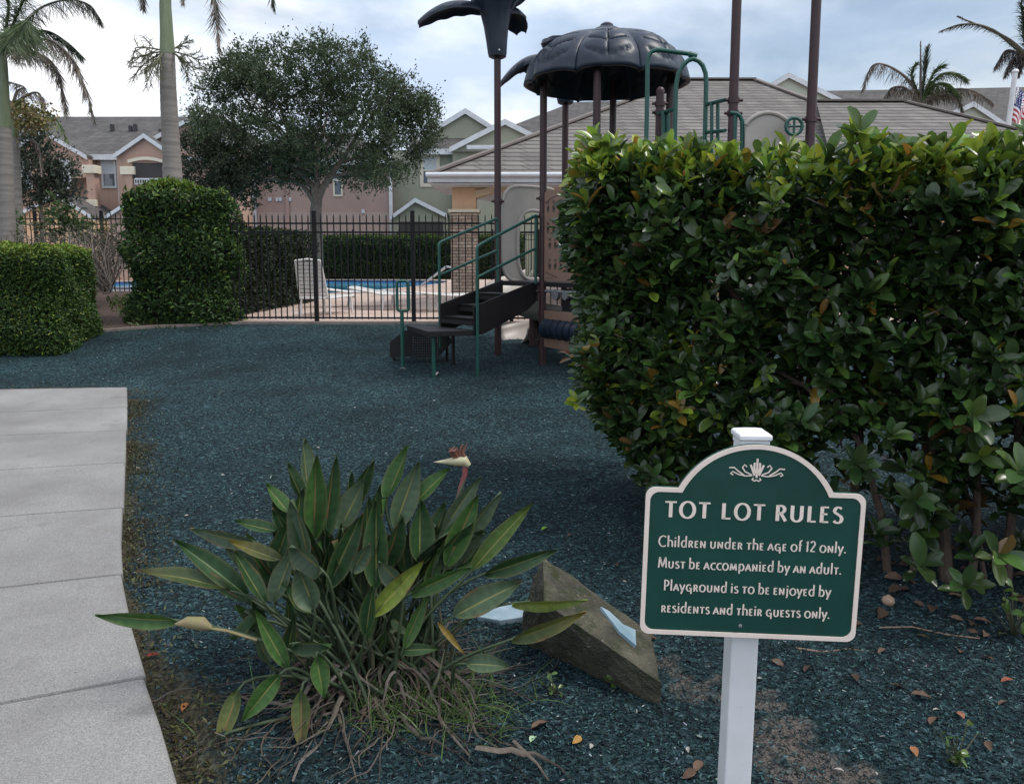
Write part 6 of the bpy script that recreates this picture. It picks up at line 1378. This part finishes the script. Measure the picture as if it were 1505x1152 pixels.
# dead strap leaves and stalks collapsed round the base
def strip(pts, w0, tw_=0):
    vs, fs = [], []; n = len(pts)
    for i, p in enumerate(pts):
        d = (pts[min(i + 1, n - 1)] - pts[max(i - 1, 0)]).normalized(); s_ = d.cross(Vector((0, 0, 1))); s_ = s_.normalized() if s_.length > .05 else Vector((1, 0, 0)); s_ = Matrix.Rotation(tw_ * i, 3, d) @ s_; up_ = s_.cross(d); w_ = w0 * (1 - .75 * i / (n - 1)) + .001
        vs += [p - s_ * w_, p + up_ * w_ * .5, p + s_ * w_]
    for i in range(n - 1): fs += [(i * 3, i * 3 + 1, i * 3 + 4, i * 3 + 3), (i * 3 + 1, i * 3 + 2, i * 3 + 5, i * 3 + 4)]
    return vs, fs
DEADC = ((.074, .063, .055), (.050, .042, .037), (.115, .100, .089), (.036, .029, .025), (.066, .050, .039), (.088, .074, .058))
def dead_strip(name, ln, w0, grav, r0, zr):
    th = random.uniform(0, 6.28) if random.random() < .4 else random.uniform(3.3, 6.2); p = Vector((cb.x + r0 * math.cos(th), cb.y + r0 * .8 * math.sin(th), random.uniform(.02, zr))); pts = [p]; d = Vector((math.cos(th + random.gauss(0, .5)), math.sin(th + random.gauss(0, .5)), random.uniform(-.1, .6)))
    for i in range(11):
        d = (d + Vector((random.gauss(0, .24), random.gauss(0, .24), -grav))).normalized(); q = pts[-1] + d * ln / 11; g_ = float(ground_z(q.x, q.y)) + .006 + random.random() * .022
        if q.z < g_: q.z = g_; d.z = abs(d.z) * .25
        pts.append(q)
    vs, fs = strip(pts, w0, random.uniform(-.3, .3)); c = random.choice(DEADC)
    np_mesh(name, [tuple(v) for v in vs], fs, LEAF_DRY, strel, colors=np.tile(np.array(c), (len(vs), 1)))
for k in range(92): dead_strip('dead_leaf', random.uniform(.16, .50), random.choice((.004, .005, .006, .008, .011)), .30, random.uniform(.03, .30), .16)
for k in range(96): dead_strip('dry_stalk', random.uniform(.25, .60), random.choice((.0015, .002, .003)), .22, random.uniform(.08, .38), .10)
for pxs, wv in (([(700, 1098), (735, 1103), (752, 1101), (770, 1108), (786, 1107), (800, 1114), (822, 1126), (842, 1146)], .011), ([(755, 1088), (772, 1105), (790, 1122), (806, 1146)], .006), ([(625, 1018), (650, 1062), (672, 1090), (690, 1110)], .006), ([(490, 1020), (500, 1060), (512, 1100), (525, 1150)], .006)):
    vs, fs = strip([on(u, v, .02 + .01 * (k % 2)) for k, (u, v) in enumerate(pxs)], wv, .3); np_mesh('dead_leaf', [tuple(v) for v in vs], fs, LEAF_DRY, strel, colors=np.tile(np.array((.115, .094, .078)), (len(vs), 1)))
# grass through the clump
n = 520; cx_ = np.where(rng.random(n) < .6, rng.normal(on(640, 1060).x, .13, n), rng.normal(on(560, 1080).x, .22, n)); cy_ = rng.normal(cb.y - .16, .11, n); d = np.stack([rng.normal(0, .55, n), rng.normal(-.1, .45, n), rng.uniform(.4, 1, n)], 1); Ln = rng.uniform(.06, .19, n)
GB_ = template(4, lambda t: 1 - .9 * t, cols=(-1, 1), fold=0, curl=.45)
V, Fc = instance(GB_, np.stack([cx_, cy_, ground_z(cx_, cy_)], 1), d, np.stack([d[:, 0] * .3, d[:, 1] * .3 - .2, np.full(n, .9)], 1), Ln, rng.uniform(.004, .007, n))
tag(np_mesh('grass', V, Fc, LEAF_SMALL, colors=np.repeat(rcol(n, (.055, .095, .026), .5), 8, 0)), 'thin green grass growing through the base of the bird-of-paradise clump', 'grass', kind='stuff')

# ------------------------------------------------------------------ shredded rubber mulch, edge moss, litter
def chips():
    Ps = []
    for (y0, y1, x0, x1, dens) in ((1.7, 3.4, -1.9, 2.6, 8200), (3.4, 5.2, -2.6, 3.9, 5200), (5.2, 8.2, -5.5, 5.2, 2000), (8.2, 14.1, -9, 5, 420)):
        n = int((y1 - y0) * (x1 - x0) * dens); Ps.append(np.stack([rng.uniform(x0, x1, n), rng.uniform(y0, y1, n)], 1))
    p = np.concatenate(Ps); x, y = p[:, 0], p[:, 1]
    k = x > np.where(y < 8.5, edge_x(y) + .02, -20); k &= rng.random(len(x)) > dirt_mask(x, y) * .75; k &= rng.random(len(x)) > sand_mask(x, y) * .62
    p = p[k]; n = len(p); x, y = p[:, 0], p[:, 1]; th = rng.uniform(0, 6.28, n)
    d = np.stack([np.cos(th), np.sin(th), rng.normal(0, .22, n)], 1); nr = np.stack([rng.normal(0, .35, n), rng.normal(0, .35, n), np.ones(n)], 1); sc = np.where(y < 5.2, 1, np.where(y < 8.2, 1.25, 1.7))
    Ln = rng.uniform(.006, .019, n) * sc; W_ = rng.uniform(.003, .0065, n) * sc
    pos = np.stack([x, y, ground_z(x, y) + rng.uniform(.001, .010, n)], 1) - d * (Ln / 2)[:, None]
    tp = (np.array([(-.5, 0, 0), (0, .02, .14), (.5, 0, 0), (-.4, 1, 0), (0, .97, .12), (.45, 1, 0)], np.float32), np.array([(0, 1, 4, 3), (1, 2, 5, 4)], np.int32))
    V, Fc = instance(tp, pos, d, nr, Ln, W_)
    c = rcol(n, (.0135, .034, .039), .6, .18); c = c * (.80 + .34 * np.sin(x * 1.7 + np.sin(y * 1.3) * 1.5) * np.sin(y * 1.1 + x * .6) + .12 * np.sin(x * 6.3 + 1) * np.sin(y * 5.1))[:, None]; hi = rng.random((n, 1)); c = np.where(hi < .30, rcol(n, (.004, .010, .013), .4), c); c = np.where(hi > .90, rcol(n, (.050, .104, .110), .4), c); c = np.where(hi > .992, rcol(n, (.20, .22, .22), .4), c)
    return np_mesh('rubber_mulch', V, Fc, CHIP, colors=np.repeat(c, 6, 0), smooth=False)
CHIP = M_leaf('shredded_teal_rubber', .75, .22, 0.0, nvar=.15)
tag(chips(), 'dark teal shredded rubber mulch covering the play area', 'mulch', kind='stuff')
n = 9000; y = rng.uniform(1.9, 8.6, n); x = edge_x(y) + np.abs(rng.normal(0, .13, n)) + .015; k = rng.random(n) < (.25 + .75 * (np.sin(y * 3.1 + 1) > 0)); x, y = x[k], y[k]
xf = rng.normal(-5.4, .9, 700); yf = rng.normal(9.05, .25, 700); x = np.concatenate([x, xf]); y = np.concatenate([y, yf]); n = len(x)
d = rng.normal(size=(n, 3)) * np.array([.8, .8, .3]) + np.array([0, 0, .55]); Ln = rng.uniform(.010, .035, n); V, Fc = instance(LEAF1, np.stack([x, y, ground_z(x, y) + .002], 1), d, rng.normal(size=(n, 3)) * .5 + UP, Ln, Ln * .32)
tag(np_mesh('edge_moss', V, Fc, LEAF_SMALL, colors=np.repeat(np.where(rng.random((n, 1)) < .55, rcol(n, (.068, .070, .028), .45), rcol(n, (.048, .038, .027), .4)), 4, 0)), 'yellowish moss and dry scraps along the edge of the concrete path', 'moss', kind='stuff')
DLT = template(6, lambda t: math.sin(math.pi * (.03 + .95 * t)) ** .8, fold=.3, curl=.12, wave=.03)
def fallen(u, v, ln, c, label, group, name='fallen_leaf', lift=.012, world=None):
    p = world if world is not None else on(u, v); p = Vector((p.x, p.y, float(ground_z(p.x, p.y)) + lift)); th = random.uniform(0, 6.28); d = np.array([[math.cos(th), math.sin(th), random.uniform(-.1, .25)]]); nr = np.array([[random.gauss(0, .3), random.gauss(-.15, .3), 1]])
    V, Fc = instance(DLT, np.array([p]), d, nr, np.array([ln]), np.array([ln * .5])); return tag(np_mesh(name, V, Fc, LEAF_DRY, loc=p, colors=np.tile(np.array(c), (len(V), 1))), label, 'fallen leaf', group)
BR_ = (.082, .052, .038)
for u, v in ((1396, 912), (1411, 966), (1460, 976), (1437, 935), (1342, 889), (1134, 974), (1308, 1017), (1023, 1135), (1367, 1076), (1367, 1038), (1020, 1137), (781, 1074), (835, 796), (906, 835), (965, 941), (1300, 962), (1255, 1000), (1190, 985), (1480, 1040), (1450, 1100)):
    fallen(u, v, random.uniform(.04, .075), tuple(np.array(BR_) * random.uniform(.7, 1.5)), 'curled brown fallen leaf lying loose on the open teal mulch', 'brown leaves fallen on open mulch')
for k in range(90):
    x, y = random.uniform(1.3, 3.6), random.uniform(3.15, 4.3); fallen(0, 0, random.uniform(.05, .10), tuple(np.array(BR_) * random.uniform(.5, 1.5)), 'dry brown leaf in the litter beneath the big glossy hedge', 'leaf litter under the hedge', world=Vector((x, y, 0)))
for u, v, c, lab in ((854, 1085, (.30, .17, .05), 'single orange fallen leaf on the mulch below the concrete wedge'), (780, 1093, (.30, .42, .26), 'pale mint-green leaf on the mulch right of the paddle-leaf clump'), (1488, 1005, (.20, .07, .045), 'small red fallen leaf at the right edge of the mulch'), (1339, 1107, (.26, .12, .06), 'rusty fallen leaf on the mulch low right of the sign post'), (1416, 1068, (.24, .11, .07), 'pinkish-brown fallen leaf on the mulch at lower right'), (1365, 944, (.22, .19, .07), 'olive-yellow fallen leaf just in front of the hedge'), (796, 786, (.14, .26, .03), 'fresh bright green leaf lying on the mulch above the concrete wedge'), (275, 1037, (.22, .09, .03), 'orange-brown fallen leaf in the soil beside the path'), (234, 965, (.13, .025, .022), 'dark red fallen scrap of leaf beside the path edge')):
    fallen(u, v, .05, c, lab, None)
sc_ = [(225, 647), (205, 690), (277, 760), (337, 745), (470, 660), (590, 625), (330, 700), (915, 860), (1120, 1000), (1380, 1055), (870, 1095), (1010, 1100), (1240, 1140), (700, 1060), (800, 620), (520, 600), (400, 640), (640, 590), (1285, 1140), (740, 680)]
for u, v in sc_: fallen(u, v, random.uniform(.015, .03), (.30, .28, .26), 'tiny pale scrap lying on the teal mulch', 'pale scraps on the mulch', 'pale_scrap')
for u, v, lab in ((588, 543, 'small white paper scrap at the foot of the grab loop post'), (640, 553, 'larger torn white paper on the mulch under the transfer platform')):
    fallen(u, v, .09 if u < 600 else .16, (.40, .38, .35), lab, None, 'paper_scrap')['category'] = 'paper scrap'
pd_p = on(1305, 889); pod = MB().lathe((pd_p.x, pd_p.y, float(ground_z(pd_p.x, pd_p.y)) - .006), [(.004, 0), (.022, .008), (.030, .024), (.026, .040), (.012, .050), (.004, .056)], 12); tag(pod.build('seed_pod', M('pale_brown_pod', (.30, .20, .14), .7, .25, 30, .3, 60), loc=pd_p, smooth=True), 'round pale brown seed pod on the mulch right of the sign', 'seed pod')
# thin roots or twigs lying on the mulch
for pxs, lab in (([(1170, 952), (1210, 958), (1250, 953), (1290, 960), (1310, 963)], 'thin pale twig lying on the mulch just right of the sign post'), ([(1292, 922), (1340, 921), (1390, 932), (1440, 938)], 'long thin brown twig lying in front of the hedge')):
    pts = [on(u, v, .012) for u, v in pxs]; tag(MB().tube(pts, [.004, .004, .0035, .003, .002][:len(pts)], 6).build('twig', M('dry_twig', (.17, .12, .085), .85, .2, 20), loc=pts[0], smooth=True), lab, 'twig')
# seedlings
for u, v, sc, nl, lab in ((1488, 925, 1.0, 26, 'small light-green broadleaf weed at the right edge below the hedge'), (815, 1010, .35, 12, 'tiny green weed in the mulch below the concrete wedge'), (905, 1000, .35, 12, 'tiny yellowish weed beside the low tip of the concrete wedge'), (1405, 1120, .6, 16, 'sparse weed sprig in the sand at lower right')):
    p = on(u, v + 10); sd_ = thing('weed', lab, 'weed', p); P_ = np.array([[p.x + random.gauss(0, .05) * sc, p.y + random.gauss(0, .04) * sc, float(ground_z(p.x, p.y)) + random.uniform(.02, .22) * sc] for _ in range(nl)]); d = rng.normal(size=(nl, 3)) * .6 + np.array([0, -.3, .4]); Ln = rng.uniform(.03, .055, nl) * (.5 + .5 * sc)
    V, Fc = instance(OBOV, P_, d, rng.normal(size=(nl, 3)) * .3 + np.array([0, -.3, 1]), Ln, Ln * .6); np_mesh('foliage', V, Fc, LEAF_GLOSS, sd_, colors=np.repeat(rcol(nl, (.075, .13, .03), .3), len(OBOV[0]), 0))
    st_ = MB()
    for q in P_: st_.tube([(p.x, p.y, p.z - .01), ((p.x + q[0]) / 2, (p.y + q[1]) / 2, (p.z + q[2]) / 2 + .01), tuple(q)], .0022, 5)
    st_.build('stem', M_STALK, sd_, smooth=True)
